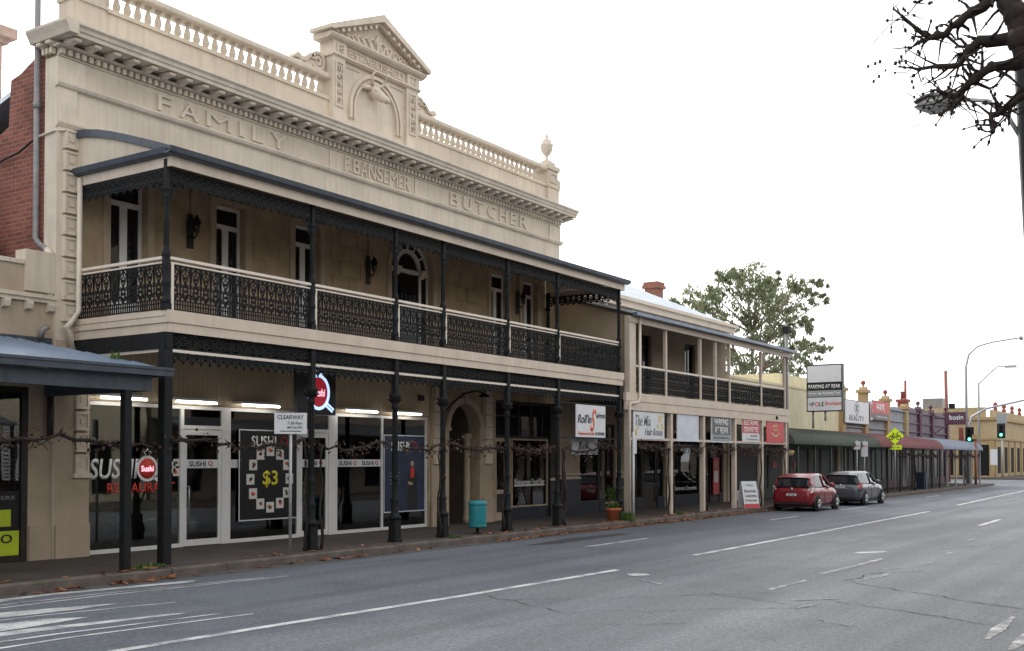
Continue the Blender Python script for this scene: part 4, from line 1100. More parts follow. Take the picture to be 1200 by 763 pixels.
# shop beside the arch: door and window with dark timber
def timber_shop(parent, x0, x1, door, win, stall=.52, trans=2.62, top=3.75, framem='white_frame', dark='dark_timber'):
    f = MB(); ya, yb2 = W + .06, W + .14
    f.box(x0, x1, ya - .02, yb2, trans, trans + .07); f.box(x0, x1, ya - .02, yb2, top - .1, top - .003)
    n = max(2, int((x1 - x0) / .6))
    for i in range(n + 1):
        xx = x0 + (x1 - x0) * i / n; xa, xb = max(x0, xx - .03), min(x1, xx + .03)
        f.box(xa, xb, ya, yb2, trans + .071, top - .101)
    sh = f.build('shopfront', dark, parent)
    for i in range(n):
        xa, xb = x0 + (x1 - x0) * i / n + .03, x0 + (x1 - x0) * (i + 1) / n - .03
        MB().box(xa, xb, ya + .02, ya + .03, trans + .071, top - .101).build('highlight_pane', 'pane_dark', sh)
    if door:
        a, b_ = door; d = MB()
        d.box(a, a + .09, ya, yb2, .16, trans - .001); d.box(b_ - .09, b_, ya, yb2, .16, trans - .001); d.box(a + .09, b_ - .09, ya, yb2, trans - .11, trans - .001); d.box(a + .09, b_ - .09, ya, yb2, .95, 1.07); d.box(a + .09, b_ - .09, ya, yb2, .16, .40)
        dr = d.build('door', framem, sh)
        MB().box(a + .09, b_ - .09, ya + .03, ya + .04, 1.07, trans - .11).build('pane', 'shop_glass', dr); MB().box(a + .09, b_ - .09, ya + .03, ya + .04, .40, .95).build('panel', dark, dr)
    for a, b_ in win:
        q = MB(); q.box(a, b_, ya - .03, yb2, .15, stall); q.box(a - .02, b_ + .02, ya - .06, ya - .031, stall - .06, stall + .02)
        q.build('stallboard', 'navy', sh)
        q = MB(); q.box(a, a + .06, ya, yb2, stall + .001, trans - .001); q.box(b_ - .06, b_, ya, yb2, stall + .001, trans - .001); q.box(a + .06, b_ - .06, ya, yb2, stall + .001, stall + .06); q.box(a + .06, b_ - .06, ya, yb2, trans - .06, trans - .001)
        wn = q.build('window', framem, sh)
        MB().box(a + .06, b_ - .06, ya + .035, ya + .043, stall + .06, trans - .06).build('pane', 'shop_glass', wn)
    return sh
room(26.4, 29.94, W + .36, 22.5, .165, 3.9, B, 'inside_cream')
s3 = timber_shop(B, 26.63, 30.01, (26.66, 27.5), [(27.56, 29.66)], .5, framem='cream_dull')
MB().box(29.68, 30.0, W - .03, W + .058, .15, 3.7).build('pillar', 'dark_timber', s3)
MB().box(29.66, 30.02, W - .045, W - .0305, 1.30, 1.38).build('pillar_stripe', 'stripe', s3); MB().box(29.66, 30.02, W - .045, W - .0305, .15, 1.22).build('pillar_tiles', 'navy', s3)
letters('Vietnamese Food Bar', 1.75, .19, 'ink_white', (28.62, W + .09, 1.28), s3)
MB().box(27.75, 29.5, W + .089, W + .0905, 1.15, 1.20).build('window_rule', 'ink_white', s3)
# display inside: an easel board and a white cloth stand
es = thing('display_easel', 'white easel frame behind the food bar window', 'easel', (29.1, W + .8, .165))
for p in (((28.85, W + .8, .165), (29.0, W + .8, 1.2)), ((29.4, W + .8, .165), (29.2, W + .8, 1.2)), ((28.9, W + .8, .5), (29.35, W + .8, .5))): MB().tube(p, .03, 6).build('leg', 'sign_white', es)
MB().lathe(28.1, W + .7, [(.35, 0), (.30, .25), (.1, .7), (.02, .8)], 10, .165).build('draped_stand', 'inside_cream', es)

# ================================================================== left neighbour (low shop with hipped awning)
LB = thing('low_corner_shop', 'low cream shop with bracketed parapet and blue grey hipped awning at left edge', 'building', (9, W, .15))
lw_ = MB(); wall_open(lw_, 3.0, 12.09, -.05, 5.52, [(4.5, 11.62, .1, 3.3)], W + .01, W + .30); lw_.build('wall', 'cream_dull', LB)
MB().box(11.5, 12.085, W - .05, W + .28, 5.05, 5.80).build('parapet_pier', 'cream', LB)
lp = MB(); lp.box(3.0, 12.10, W - .06, W + .008, 4.86, 4.93); lp.box(3.0, 12.10, W - .10, W + .008, 4.93, 5.0); lp.build('ledge', 'cream_trim', LB)
lp = MB(); lp.box(3.0, 11.49, W - .03, W + .33, 5.522, 5.60); lp.build('coping', 'cream_trim', LB)
bm_ = MB().prism([(0, 0), (-.10, .03), (-.13, .12), (-.13, .17), (0, .17)], 'x', -.06, .06).mesh('bracket', 'cream_trim')
for k in range(16): place(bm_, 'bracket', LB, loc=(12.0 - k * .44, W + .008, 4.688))
MB().box(11.64, 12.08, W - .03, W + .008, .15, .78).build('pier_base', 'cream_dull', LB)
rr_ = MB(); rr_.prism([(W + .35, 5.2), (26, 5.3), (22, 8.6), (W + .9, 5.5)], 'x', 2.8, 11.7); rr_.build('roof', 'slate_roof', LB)
MB().box(3.0, 12.05, W + .31, 26, .1, 5.2).build('rear_block', 'brick', LB)
# awning: hipped at the right end
AY = 15.2
def awn_pt(x, f):   # f 0 front .. 1 wall
    return (x, AY + (W - .02 - AY) * f, 3.55 + .60 * f)
aw = MB()
aw.add([(2.0, AY, 3.54), (12.22, AY, 3.54), (11.2, W - .02, 4.16), (2.0, W - .02, 4.16), (2.0, AY, 3.50), (12.22, AY, 3.50), (11.2, W - .02, 4.12), (2.0, W - .02, 4.12)], [(0, 1, 2, 3), (4, 7, 6, 5), (0, 4, 5, 1), (1, 5, 6, 2), (2, 6, 7, 3)])
aw.add([(12.22, AY, 3.54), (12.22, W - .1, 3.54), (11.2, W - .02, 4.16), (12.22, AY, 3.50), (12.22, W - .1, 3.50), (11.2, W - .02, 4.12)], [(0, 1, 2), (3, 5, 4), (0, 3, 4, 1), (1, 4, 5, 2)])
awn = aw.build('awning_roof', 'slate_roof', LB)
rc = MB(); x = 3.0
while x < 12.1:
    xt = min(x, 11.2); f = 1 if x <= 11.2 else (12.22 - x) / 1.02
    rc.add([(x, AY, 3.542), (x + .04, AY, 3.56), (x + .08, AY, 3.542), (x, AY + (W - AY - .05) * f, 3.542 + .62 * f), (x + .04, AY + (W - AY - .05) * f, 3.56 + .62 * f), (x + .08, AY + (W - AY - .05) * f, 3.542 + .62 * f)], [(0, 1, 4, 3), (1, 2, 5, 4)])
    x += .15
rc.build('roof_corrugations', 'slate_roof', awn, kind='stuff')
ag = MB(); ag.box(2.0, 12.30, AY - .12, AY - .002, 3.40, 3.53); ag.box(12.222, 12.30, AY, W - .12, 3.40, 3.53); ag.box(2.0, 12.31, AY - .14, AY - .121, 3.50, 3.545); ag.build('gutter', 'slate_paint', awn)
ab = MB(); ab.box(2.0, 12.0, AY + .06, AY + .16, 3.14, 3.398); ab.box(11.9, 12.0, AY + .162, W - .04, 3.14, 3.398); ab.build('awning_beam', 'slate_paint', LB)
MB().box(11.44, 11.57, AY + .02, AY + .15, .15, 3.138).build('awning_post', 'iron', LB); MB().box(5.5, 5.65, AY + .02, AY + .17, .15, 3.138).build('awning_post', 'iron', LB)
MB().box(2.0, 12.05, W - .03, W + .005, 4.12, 4.22).build('flashing', 'slate_paint', LB)
MB().tube([(12.0, W - .07, 3.3), (12.0, W - .07, 2.75), (12.0, W - .07, 2.4)], .055, 8).build('downpipe', 'dark_timber', LB)
MB().tube([(11.8, W - .04, 4.2), (11.8, W - .12, 4.35), (11.9, W - .14, 4.42)], .05, 8).build('vent_cowl', 'grey_pipe', LB)
fr = MB(); fr.box(11.50, 11.615, W + .02, W + .12, .16, 3.29); fr.box(4.51, 11.5, W + .03, W + .12, .16, .26); fr.box(4.51, 11.5, W + .03, W + .12, 3.2, 3.29); fr.box(8.5, 8.6, W + .03, W + .12, .261, 3.199)
lf = fr.build('shopfront', 'dark_timber', LB)
MB().box(8.6, 11.5, W + .06, W + .068, .26, 3.2).build('pane', 'shop_glass', lf); MB().box(4.51, 8.5, W + .06, W + .068, .26, 3.2).build('pane', 'shop_glass', lf)
room(3.2, 12.0, W + .305, W + 3, .165, 3.4, LB)
vs_ = sign('window_sticker', 'black and lime sticker panel low in the left edge shop window', (10.9, W + .05, .27), 0, 1.16, 1.15, 'sign_black', [('OOO', .1, .30, .7, .16, 'ink'), ('HERE', .3, 1.03, .4, .07, 'ink_grey')], 'sticker', .006, None, None, [(-.58, .58, .0, .44, 'lime', 'print'), (.0, .42, .52, .82, 'lime', 'print'), (-.4, .2, .88, .92, 'lime', 'print')])

# ================================================================== terrace with the second balcony
T = thing('terrace_shop_building', 'two-storey terrace of shops with pale iron roof and plain cream posted balcony', 'building', (37, W, .15))
TX0, TX1 = 30.28, 44.2
tops = [(31.6, 34.1, .1, 3.2), (34.75, 38.15, .1, 3.2), (38.95, 41.5, .1, 3.2), (42.1, 43.9, .1, 3.2), (32.4, 33.4, 4.3, 6.6), (36.0, 37.0, 4.3, 6.6), (40.0, 41.0, 4.3, 6.6)]
tw = MB(); wall_open(tw, TX0, TX1, -.05, 7.5, tops, W, W + .3); tw.build('wall', 'cream_dull', T)
for x in (32.4, 36.0, 40.0):
    d = MB(); d.box(x + .004, x + .09, W + .12, W + .18, 4.3, 6.6); d.box(x + .91, x + .996, W + .12, W + .18, 4.3, 6.6); d.box(x + .09, x + .91, W + .12, W + .18, 6.5, 6.6); d.box(x + .45, x + .55, W + .13, W + .17, 4.3, 6.5)
    d = d.build('door', 'dark_timber', T); MB().box(x + .09, x + .91, W + .145, W + .155, 4.3, 6.5).build('pane', 'pane_dark', d)
MB().box(TX1 - .3, TX1, W + .301, 27, .1, 7.5).build('end_wall', 'cream_dull', T)
MB().box(TX0, TX1, 27, 27.3, .1, 7.5).build('back_wall', 'brick', T)
# upper roof, hipped
e = .3
hr = MB(); hr.add([(TX0 - .0, W - .3, 7.72), (TX1 + e, W - .3, 7.72), (TX1 + e, 27.5, 7.72), (TX0, 27.5, 7.72), (TX0, 22.6, 9.9), (TX1 - 3.6, 22.6, 9.9)], [(0, 1, 5, 4), (1, 2, 5), (2, 3, 4, 5), (3, 0, 4), (0, 3, 2, 1)])
hroof = hr.build('roof', 'galv', T)
rc = MB(); x = TX0 + .1
while x < TX1 + .2:
    f = 1 if x < TX1 - 3.6 else (TX1 + e - x) / (3.6 + e)
    y2, z2 = W - .3 + 4.7 * f, 7.72 + 2.18 * f
    rc.add([(x, W - .3, 7.722), (x + .06, W - .3, 7.755), (x + .12, W - .3, 7.722), (x, y2, z2 + .002), (x + .06, y2, z2 + .035), (x + .12, y2, z2 + .002)], [(0, 1, 4, 3), (1, 2, 5, 4)]); x += .20
rc.build('roof_corrugations', 'galv', hroof, kind='stuff')
g_ = MB(); g_.box(TX0, TX1 + e + .1, W - .42, W - .302, 7.62, 7.74); g_.build('gutter', 'fascia', hroof)
g_ = MB(); g_.box(TX0, TX1 + e, W - .30, W - .003, 7.40, 7.62); g_.build('eaves_soffit', 'fascia', T)
bk2 = MB().box(-.06, .06, -.16, -.0, 0, .14).mesh('bracket', 'cream_trim')
for k in range(7): place(bk2, 'bracket', T, loc=(31.2 + k * 2.0, W - .002, 7.24))
c = MB(); c.box(42.75, 43.35, 20.75, 21.35, 8.0, 9.66); c.box(42.66, 43.44, 20.66, 21.44, 9.42, 9.56); c.box(42.70, 43.40, 20.7, 21.4, 9.56, 9.70); c.build('chimney', 'chimney_brick', T)
c = MB(); c.box(31.0, 31.7, 20.6, 21.3, 8.0, 9.3); c.box(30.9, 31.8, 20.5, 21.4, 9.12, 9.28); c.build('chimney', 'chimney_brick', T)
MB().box(30.4, 44, W + .3, W + .31, 3.85, 3.95).build('floor_edge', 'dark_timber', T)
# party wall end and sloping verandah roof
MB().prism([(15.62, 3.86), (W - .01, 3.86), (W - .01, 7.22), (15.62, 6.44)], 'x', 30.02, 30.26).build('verandah_end_wall', 'cream_dull', T)
MB().box(29.88, 30.3, 15.44, 15.618, 3.98, 6.42).build('end_pier', 'fascia', T)
vr = MB(); VR = [(15.30, 6.46), (W - .01, 7.24)]
vr.prism([(15.28, 6.46), (W - .01, 7.26), (W - .01, 7.31), (15.28, 6.51)], 'x', 29.85, TX1 + .25); vroof = vr.build('verandah_roof', 'galv', T)
rc = MB(); x = 29.9
while x < TX1 + .2: rc.prism([(15.28, 6.512), (W - .02, 7.312), (W - .02, 7.335), (15.28, 6.535)], 'x', x, x + .07); x += .16
rc.build('roof_corrugations', 'galv', vroof, kind='stuff')
g_ = MB(); g_.box(29.8, TX1 + .3, 15.14, 15.278, 6.40, 6.50); g_.build('gutter', 'slate_roof', vroof)
g_ = MB(); g_.box(29.85, TX1 + .2, 15.40, 15.48, 6.22, 6.40); g_.build('verandah_beam', 'fascia', T)
rfts = MB()
for k in range(24): rfts.prism([(15.5, 6.44), (W - .02, 7.18), (W - .02, 7.25), (15.5, 6.51)], 'x', 30.4 + k * .6, 30.46 + k * .6)
rfts.build('rafters', 'fascia', T, kind='stuff')
vf = MB(); vf.box(30.28, TX1, 15.52, W - .005, 3.85, 4.0); vf.build('verandah_floor', 'dark_timber', T)
fb = MB(); fb.box(29.6, TX1 + .06, 15.42, 15.515, 3.78, 4.04); fb.box(29.62, TX1 + .04, 15.44, 15.512, 3.50, 3.775); fb.build('balcony_fascia', 'fascia', T)
TP = [30.06, 32.62, 35.40, 36.75, 38.05, 41.3, 44.0]
tpm = MB().box(-.05, .05, -.05, .05, 0, 2.17).mesh('post', 'fascia')
for x in TP: place(tpm, 'post', T, loc=(x, 15.55, 4.05))
for x in (29.9, 32.95, 35.6, 38.5, 41.3, 44.05): MB().box(x - .075, x + .075, 15.47, 15.62, .15, 3.498).build('post', 'fascia', T)
rail2 = MB()
for i in range(len(TP) - 1):
    a, b_ = TP[i] + .05, TP[i + 1] - .05
    lace_panel(b_ - a, .74, lambda u, a=a: X(a + u, 15.55, 4.10)).build('lace_panel', 'iron_lace', T)
    rail2.box(a, b_, 15.52, 15.58, 4.87, 4.93)
rail2.build('rail', 'rail_paint', T)
L = W - .1 - 15.62
lace_panel(L, .74, lambda u: Yd(44.0, 15.62 + u, 4.10)).build('lace_panel', 'iron_lace', T)
MB().box(43.97, 44.03, 15.62, W - .1, 4.87, 4.93).build('rail', 'rail_paint', T)
MB().box(29.95, TX1, 15.50, 15.59, 2.58, 2.66).build('sign_rail', 'fascia', T)
MB().tube([(30.42, 15.36, 6.4), (30.42, 15.36, 3.9), (30.3, 15.36, 3.75), (29.75, 15.36, 3.7), (29.72, 15.36, 3.6), (29.72, 15.36, .2)], .045, 8).build('downpipe', 'cream_pipe', T)
# ground floor shops of the terrace
room(30.4, 44.0, W + .31, 22.6, .165, 3.6, T)
def tshop(a, b_, door, wins, **k): return timber_shop(T, a, b_, door, wins, top=3.2, trans=2.5, **k)
t1 = tshop(31.61, 34.09, None, [(31.63, 33.0), (33.05, 34.07)], framem='dark_timber')
t2 = tshop(34.76, 38.14, (36.35, 37.5), [(34.78, 36.3), (37.55, 38.1)], framem='dark_timber')
t3 = tshop(38.96, 41.49, None, [(38.98, 41.47)], framem='dark_timber')
t4 = tshop(42.11, 43.89, (42.6, 43.5), [(43.52, 43.86)], framem='dark_timber')
for a, b_ in ((30.3, 31.55), (34.14, 34.70), (38.2, 38.9), (41.55, 42.05)):
    MB().box(a, b_, W - .06, W - .004, .15, 1.32).build('pillar_tiles', 'navy', T); MB().box(a - .01, b_ + .01, W - .08, W - .004, 1.33, 1.39).build('pillar_stripe', 'stripe', T); MB().box(a - .01, b_ + .01, W - .08, W - .004, 1.47, 1.52).build('pillar_stripe', 'stripe', T)
letters('Electronic Cigarettes', 2.1, .22, 'ink_white', (40.2, W + .085, .80), t3)
MB().box(39.4, 40.1, W + .6, W + .64, .9, 1.7).build('display_board', 'sign_white', T); MB().box(33.15, 33.85, W + .5, W + .54, .8, 2.2).build('display_board', 'inside_cream', T)
pr = sign('entry_poster', 'tall pink and red figure poster in the doorway left of the red car', (43.05, W - .02, .5), 0, .62, 1.55, 'sign_red', [], 'poster', .02, None, None, [(-.2, .2, .5, 1.0, 'food_white', 'print'), (-.14, .14, 1.1, 1.4, 'skin', 'print')])

# signs hung along the verandahs
sign('restaurant_sign', 'white square sign with black script and big orange S under main balcony', (27.62, POST - .02, 2.62), 0, 1.72, .93, 'sign_white',
     [("Roll'in", -.38, .53, .80, .26, 'ink', .25), ('S', .12, .50, .36, .66, 'ink_orange', .5), ('aigon', .56, .62, .52, .2, 'ink', .2), ('Vietnamese Food Bar', -.28, .11, .96, .09, 'ink_orange'), ('Ph. 8228 8022', .53, .11, .54, .09, 'ink')])
hb = sign('hanging_board', 'grey swinging board under the white sign with orange S', (27.75, POST + .25, 2.12), 0, 1.5, .46, 'sign_midgrey', [('Roll', -.1, .27, .6, .2, 'ink', .25)])
for sx in (-.6, .6): MB().tube([(sx, .015, .46), (sx, -.10, .72)], .008, 5).build('chain', 'iron', hb, local=True)
fr = MB(); fr.box(25.84, 29.30, POST - .01, POST + .03, 2.57, 2.61); fr.box(25.84, 29.30, POST - .01, POST + .03, 3.56, 3.60); fr.build('sign_rail', 'iron', B)
def leafy(t_, pts, mat):
    for x, z, r, a in pts:
        p = [(x + r * math.cos(a + 2 * PI * k / 8) * (1 if k % 2 else .55), z + r * math.sin(a + 2 * PI * k / 8) * (1 if k % 2 else .55)) for k in range(8)]
        MB().add([(u, -.0015, v) for u, v in p], [tuple(range(8))]).build('print', mat, t_, local=True)
s_ = sign('hair_salon_sign', 'white sign with grey script and gold flowers at terrace left end', (31.3, POST - .07, 2.62), 0, 2.2, .86, 'sign_white', [('The Mix', -.42, .58, 1.1, .34, 'ink_grey', .25), ('Hair Room', .32, .24, 1.25, .24, 'ink_grey', .25)])
leafy(s_, [(.75, .66, .18, 0), (.92, .42, .16, .3), (.62, .4, .12, .6), (-.95, .2, .16, .2), (-.8, .36, .1, .4), (.95, .74, .1, .1)], 'gold_print')
sign('blank_white_sign', 'blank pale sign panel between hair salon and parking signs', (34.26, POST - .07, 2.62), 0, 1.66, .88, 'pale_blue', [], 'sign', .03, 'sign_white')
sign('parking_sign', 'dark grey PARKING AT REAR panel hung on terrace verandah', (37.15, POST - .07, 2.62), 0, 1.72, .90, 'sign_grey', [('PARKING', 0, .70, 1.25, .24, 'ink_white'), ('AT REAR', 0, .40, 1.25, .24, 'ink_white'), ('Enter via Railway Tce', 0, .13, 1.4, .09, 'ink')], 'sign', .03, 'sign_white', None, [(-.86, .86, 0, .24, 'sign_midgrey', 'print')])
sign('cigarette_shop_sign', 'red over white ELECTRONIC CIGARETTES sign panel', (40.08, POST - .07, 2.64), 0, 1.76, .90, 'sign_white', [('ELECTRONIC', 0, .74, 1.5, .2, 'ink_white'), ('CIGARETTES', 0, .48, 1.5, .2, 'ink_white'), ('Ph 8228', .3, .24, .7, .09, 'ink_grey'), ('E Cigarettes', .1, .10, 1.2, .1, 'ink_grey')], 'sign', .03, None, None, [(-.88, .88, .34, .90, 'sign_red', 'print')])
s_ = sign('red_crest_sign', 'plain red sign with small pale crest at terrace right end', (42.75, POST - .07, 2.64), 0, 2.0, .92, 'sign_red', [('Vapes', 0, .50, .6, .16, 'gold_print', .2)])
q = MB(); q.stroke([(-.45, .40), (-.2, .30), (0, .27), (.2, .30), (.45, .40)], .03, .001, lambda u, d, z: (u, -.003 + d, z)); q.stroke([(-.3, .62), (-.15, .72), (0, .66), (.15, .72), (.3, .62)], .025, .001, lambda u, d, z: (u, -.003 + d, z)); q.build('crest', 'gold_print', s_, local=True)
MB().lathe(0, -.06, [(.06, 0), (.05, .1), (.02, .14)], 8, .95).build('spot_lamp', 'iron', s_, local=True)

# ================================================================== cream wall shop and far row
CW = thing('pale_yellow_shop', 'single-storey shop with plain pale yellow wall and green bullnose awning', 'building', (52, W, .15))
cw = MB(); wall_open(cw, 44.45, 60.6, -.05, 5.5, [(45.2, 60.2, .1, 2.75)], W + .02, W + .3); cw.build('wall', 'pale_yellow', CW)
c = MB(); c.box(44.45, 52.5, W - .02, W + .34, 5.503, 5.62); c.box(52.52, 60.6, W - .02, W + .34, 5.503, 5.62); c.build('coping', 'pale_yellow', CW, kind='stuff')
MB().box(53.6, 60.0, W + 1.0, 24, 5.0, 6.35).build('raised_block', 'pale_yellow', CW); MB().box(44.45, 60.6, W + .31, 26, .1, 5.3).build('rear_block', 'pale_yellow', CW)
MB().box(44.8, 45.6, 24.5, 25.3, 5.3, 8.2).build('chimney', 'pale_yellow', CW)
def bullnose(parent, x0, x1, mat, zf=2.62, zw=3.5, yf=15.35):
    n = 8; P_ = [(yf, zf)] + [(yf + .9 * (1 - math.cos(PI / 2 * i / n)), zf + .62 * math.sin(PI / 2 * i / n)) for i in range(1, n + 1)] + [(W - .02, zw)]
    mb = MB(); mb.prism(P_ + [(y + .01, z - .04) for y, z in reversed(P_)], 'x', x0, x1, True)
    r_ = mb.build('awning_roof', mat, parent)
    rc = MB(); x = x0 + .02
    while x < x1 - .05: rc.prism([(y - .012, z + .01) for y, z in P_] + [(y + .004, z - .004) for y, z in reversed(P_)], 'x', x, x + .05); x += .2
    rc.build('awning_ribs', mat, r_, kind='stuff')
    return r_
def awning_posts(parent, xs, mat, y=15.55, top=2.58, beam=True):
    for x in xs: MB().box(x - .05, x + .05, y - .05, y + .05, .15, top).build('awning_post', mat, parent)
    if beam: MB().box(xs[0] - .1, xs[-1] + .1, y - .06, y + .06, top + .002, top + .16).build('awning_beam', mat, parent)
bullnose(CW, 44.7, 58.2, 'green_awning'); awning_posts(CW, [45.6, 47.9, 50.2, 52.4, 54.8, 57.9], 'green_frame')
fx_ = [45.3, 48.2, 49.6, 52.6, 55.4, 57.4, 60.1]
for i in range(len(fx_) - 1):
    a, b_ = fx_[i], fx_[i + 1]
    f = MB(); f.box(a, a + .09, W + .08, W + .16, .15, 2.74); f.box(b_ - .09, b_, W + .08, W + .16, .15, 2.74); f.box(a + .09, b_ - .09, W + .08, W + .16, .15, .6); f.box(a + .09, b_ - .09, W + .08, W + .16, 2.5, 2.74)
    f = f.build('shop_window', 'green_frame' if i else 'white_frame', CW); MB().box(a + .09, b_ - .09, W + .11, W + .12, .6, 2.5).build('pane', 'pane_far', f)
    if i in (2, 3): MB().box(a + .5, a + 1.1, W + .09, W + .1, 1.55, 1.85).build('window_print', 'sign_red', f)
MB().box(44.62, 45.15, W - .1, W + .01, .15, 2.6).build('pier', 'purple', CW)
MB().lathe(44.95, 15.75, [(.0, 0), (.22, .02), (.3, .18), (.26, .26), (.0, .24)], 10, 2.1).build('hanging_basket', 'ochre', CW)

FS = thing('parapet_shop_row', 'row of shops with grey and purple parapet, ball finials and maroon and blue awnings', 'building', (74, W, .15))
fw = MB(); wall_open(fw, 60.62, 74.8, -.05, 5.15, [(61.2, 74.3, .1, 2.8)], W + .01, W + .3); fw.build('wall', 'parapet_grey', FS)
fw = MB(); wall_open(fw, 74.81, 87.8, -.05, 5.05, [(75.3, 87.3, .1, 2.8)], W + .01, W + .3); fw.build('wall', 'parapet_purple', FS)
MB().box(60.62, 87.8, W + .31, 30, .1, 4.6).build('rear_block', 'parapet_grey', FS)
for (a, b_, mt) in ((60.62, 74.8, 'parapet_grey'), (74.81, 87.82, 'parapet_purple')):
    for z, pz in ((3.75, .12), (4.35, .09), (5.05, .14)):
        MB().prism([(W + .008, z), (W - pz, z + .04), (W - pz, z + .1), (W + .008, z + .12)], 'x', a, b_).build('moulding', mt, FS)
for x, h_, mt in ((60.7, 5.9, 'ochre'), (65.2, 6.0, 'ochre'), (70.1, 5.7, 'ochre'), (74.8, 5.4, 'ochre'), (78.6, 5.35, 'plum'), (82.4, 5.25, 'plum'), (87.3, 5.3, 'plum')):
    p_ = MB(); p_.box(x - .3, x + .3, W - .2, W + .25, 3.4, h_ - .12); p_.box(x - .42, x + .42, W - .3, W + .33, h_ - .118, h_ + .06); p_.prism([(x - .3, h_ + .06), (x + .3, h_ + .06), (x + .1, h_ + .24), (x - .1, h_ + .24)], 'y', W - .18, W + .22)
    p_ = p_.build('parapet_pier', mt, FS)
    MB().lathe(x, W + .02, [(.05, 0), (.05, .12), (.10, .15), (.14, .22), (.14, .29), (.10, .36), (.03, .40)], 10, h_ + .235).build('ball_finial', 'brick_red_ball' if mt == 'ochre' else 'plum', p_)
# curved parapet humps between the piers
for a, b_, mt, hh in ((65.6, 69.7, 'parapet_grey', .35), (70.5, 74.4, 'parapet_grey', .18), (75.2, 78.2, 'parapet_purple', .3), (79, 82, 'parapet_purple', .25), (82.8, 86.9, 'parapet_purple', .25)):
    MB().prism([(a, 5.16)] + [(a + (b_ - a) * i / 10, 5.17 + hh * math.sin(PI * i / 10)) for i in range(11)] + [(b_, 5.16)], 'y', W - .02, W + .28).build('parapet_hump', mt, FS)
bullnose(FS, 58.3, 72.9, 'maroon_awning'); bullnose(FS, 73.0, 86.0, 'blue_awning')
awning_posts(FS, [60.2, 62.9, 65.6, 68.4, 70.6, 72.7], 'dark_timber'); awning_posts(FS, [74.9, 77.4, 80, 82.6, 85.8], 'pole_grey')
for i in range(11):
    a = 61.25 + i * 2.37; b_ = a + 2.3
    f = MB(); f.box(a, a + .1, W + .08, W + .16, .15, 2.79); f.box(b_ - .1, b_, W + .08, W + .16, .15, 2.79); f.box(a + .1, b_ - .1, W + .08, W + .16, .15, .65); f.box(a + .1, b_ - .1, W + .08, W + .16, 2.55, 2.79); f.box((a + b_) / 2 - .04, (a + b_) / 2 + .04, W + .085, W + .155, .651, 2.549)
    f = f.build('shop_window', ['dark_timber', 'plum', 'dark_timber'][i % 3], FS); MB().box(a + .1, b_ - .1, W + .11, W + .12, .65, 2.55).build('pane', 'pane_far', f)
c = MB(); c.box(87.0, 87.7, 21, 21.7, 4.6, 6.4); c.box(86.9, 87.8, 20.9, 21.8, 6.4, 6.6); c.lathe(87.35, 21.35, [(.2, 0), (.16, .5), (.22, .55), (.22, .62)], 10, 6.6); c.build('chimney', 'brick_red_ball', FS)
sign('beauty_sign', 'pale grey BEAUTY panel with flower mark on parapet wall', (62.85, W - .30, 4.03), 0, 4.7, 1.25, 'sign_white', [('BEAUTY', -.1, .28, 3.0, .30, 'ink_grey')], 'sign', .06, 'grey_pipe')
q = MB()
for k in range(4): q.stroke(circ(62.75 + .25 * math.cos(k * PI / 2), 4.88 + .22 * math.sin(k * PI / 2), .2, 10, ry=.18), .03, .004, lambda u, d, z: (u, W - .306 + d, z))
fl_ = q.build('flower_mark', 'ink_grey', None); tag(fl_, 'grey four-petal flower mark on the BEAUTY panel', 'logo')
fl_.parent = bpy.data.objects['beauty_sign']; fl_.matrix_parent_inverse = WM(fl_.parent).inverted(); del fl_['category']; del fl_['label']
sign('hair_shop_sign', 'red and dark sign with white HAIR letters between ochre piers', (67.9, W - .28, 4.35), 0, 3.6, 1.15, 'sign_grey', [('HAIR', 0, .74, 1.8, .52, 'ink_white'), ('Mode by Anna', .1, .17, 2.6, .2, 'ink_white', .2)], 'sign', .06, None, None, [(-1.8, 1.8, .38, 1.15, 'sign_red', 'print')])
sign('narrow_panel_sign', 'thin white panel sign left of the red HAIR sign', (65.85, W - .29, 4.3), 0, .36, 1.1, 'sign_white', [('HAIR', 0, .55, .25, .8, 'ink_red')], 'sign', .05)
# projecting signs
ps = thing('projecting_sign_box', 'tall projecting box sign with white, black, grey and boutique panels over green awning', 'sign', (52.0, 16.38, 4.27), -PI / 2)
hw_ = .87
MB().box(-hw_, hw_, 0, .28, 0, 2.28).build('box', 'sign_black', ps, local=True)
for z0, z1, mt in ((1.42, 2.22, 'sign_white'), (.72, 1.02, 'sign_midgrey'), (.05, .68, 'sign_white')): MB().box(-hw_ + .05, hw_ - .05, -.006, -.0005, z0, z1).build('panel', mt, ps, local=True)
for q in (('PARKING AT REAR', 0, 1.21, 1.55, .19, 'ink_white'), ('Enter via Railway Tce', 0, .87, 1.5, .14, 'ink_white'), ('THE', -.70, .36, .13, .1, 'ink'), ('P', -.55, .36, .13, .21, 'ink'), ('O', -.37, .36, .18, .22, 'ink_red'), ('LE', -.14, .36, .24, .21, 'ink'), ('Boutique', .42, .37, .78, .24, 'ink_red', .15)):
    letters(q[0], q[3], q[4], q[5], (q[1], -.0065, q[2]), ps, .003, q[6] if len(q) > 6 else 0, local=True)
MB().tube([(.0, .14, 0), (0, .14, -.45)], .05, 8).build('support', 'grey_pipe', ps, local=True); MB().tube([(-.6, .14, 0), (-.6, .14, -.8)], .05, 8).build('support', 'grey_pipe', ps, local=True)
MB().tube([(-.85, .14, 1.9), (-1.9, .14, 1.9)], .04, 8).build('support', 'grey_pipe', ps, local=True)
bs = sign('plum_projecting_sign', 'dark plum projecting sign reading bosin at the far end of shop row', (83.0, 16.65, 4.45), -PI / 2, 1.4, .9, 'plum', [('bosin', .06, .52, .95, .36, 'ink_white')], 'sign', .18)
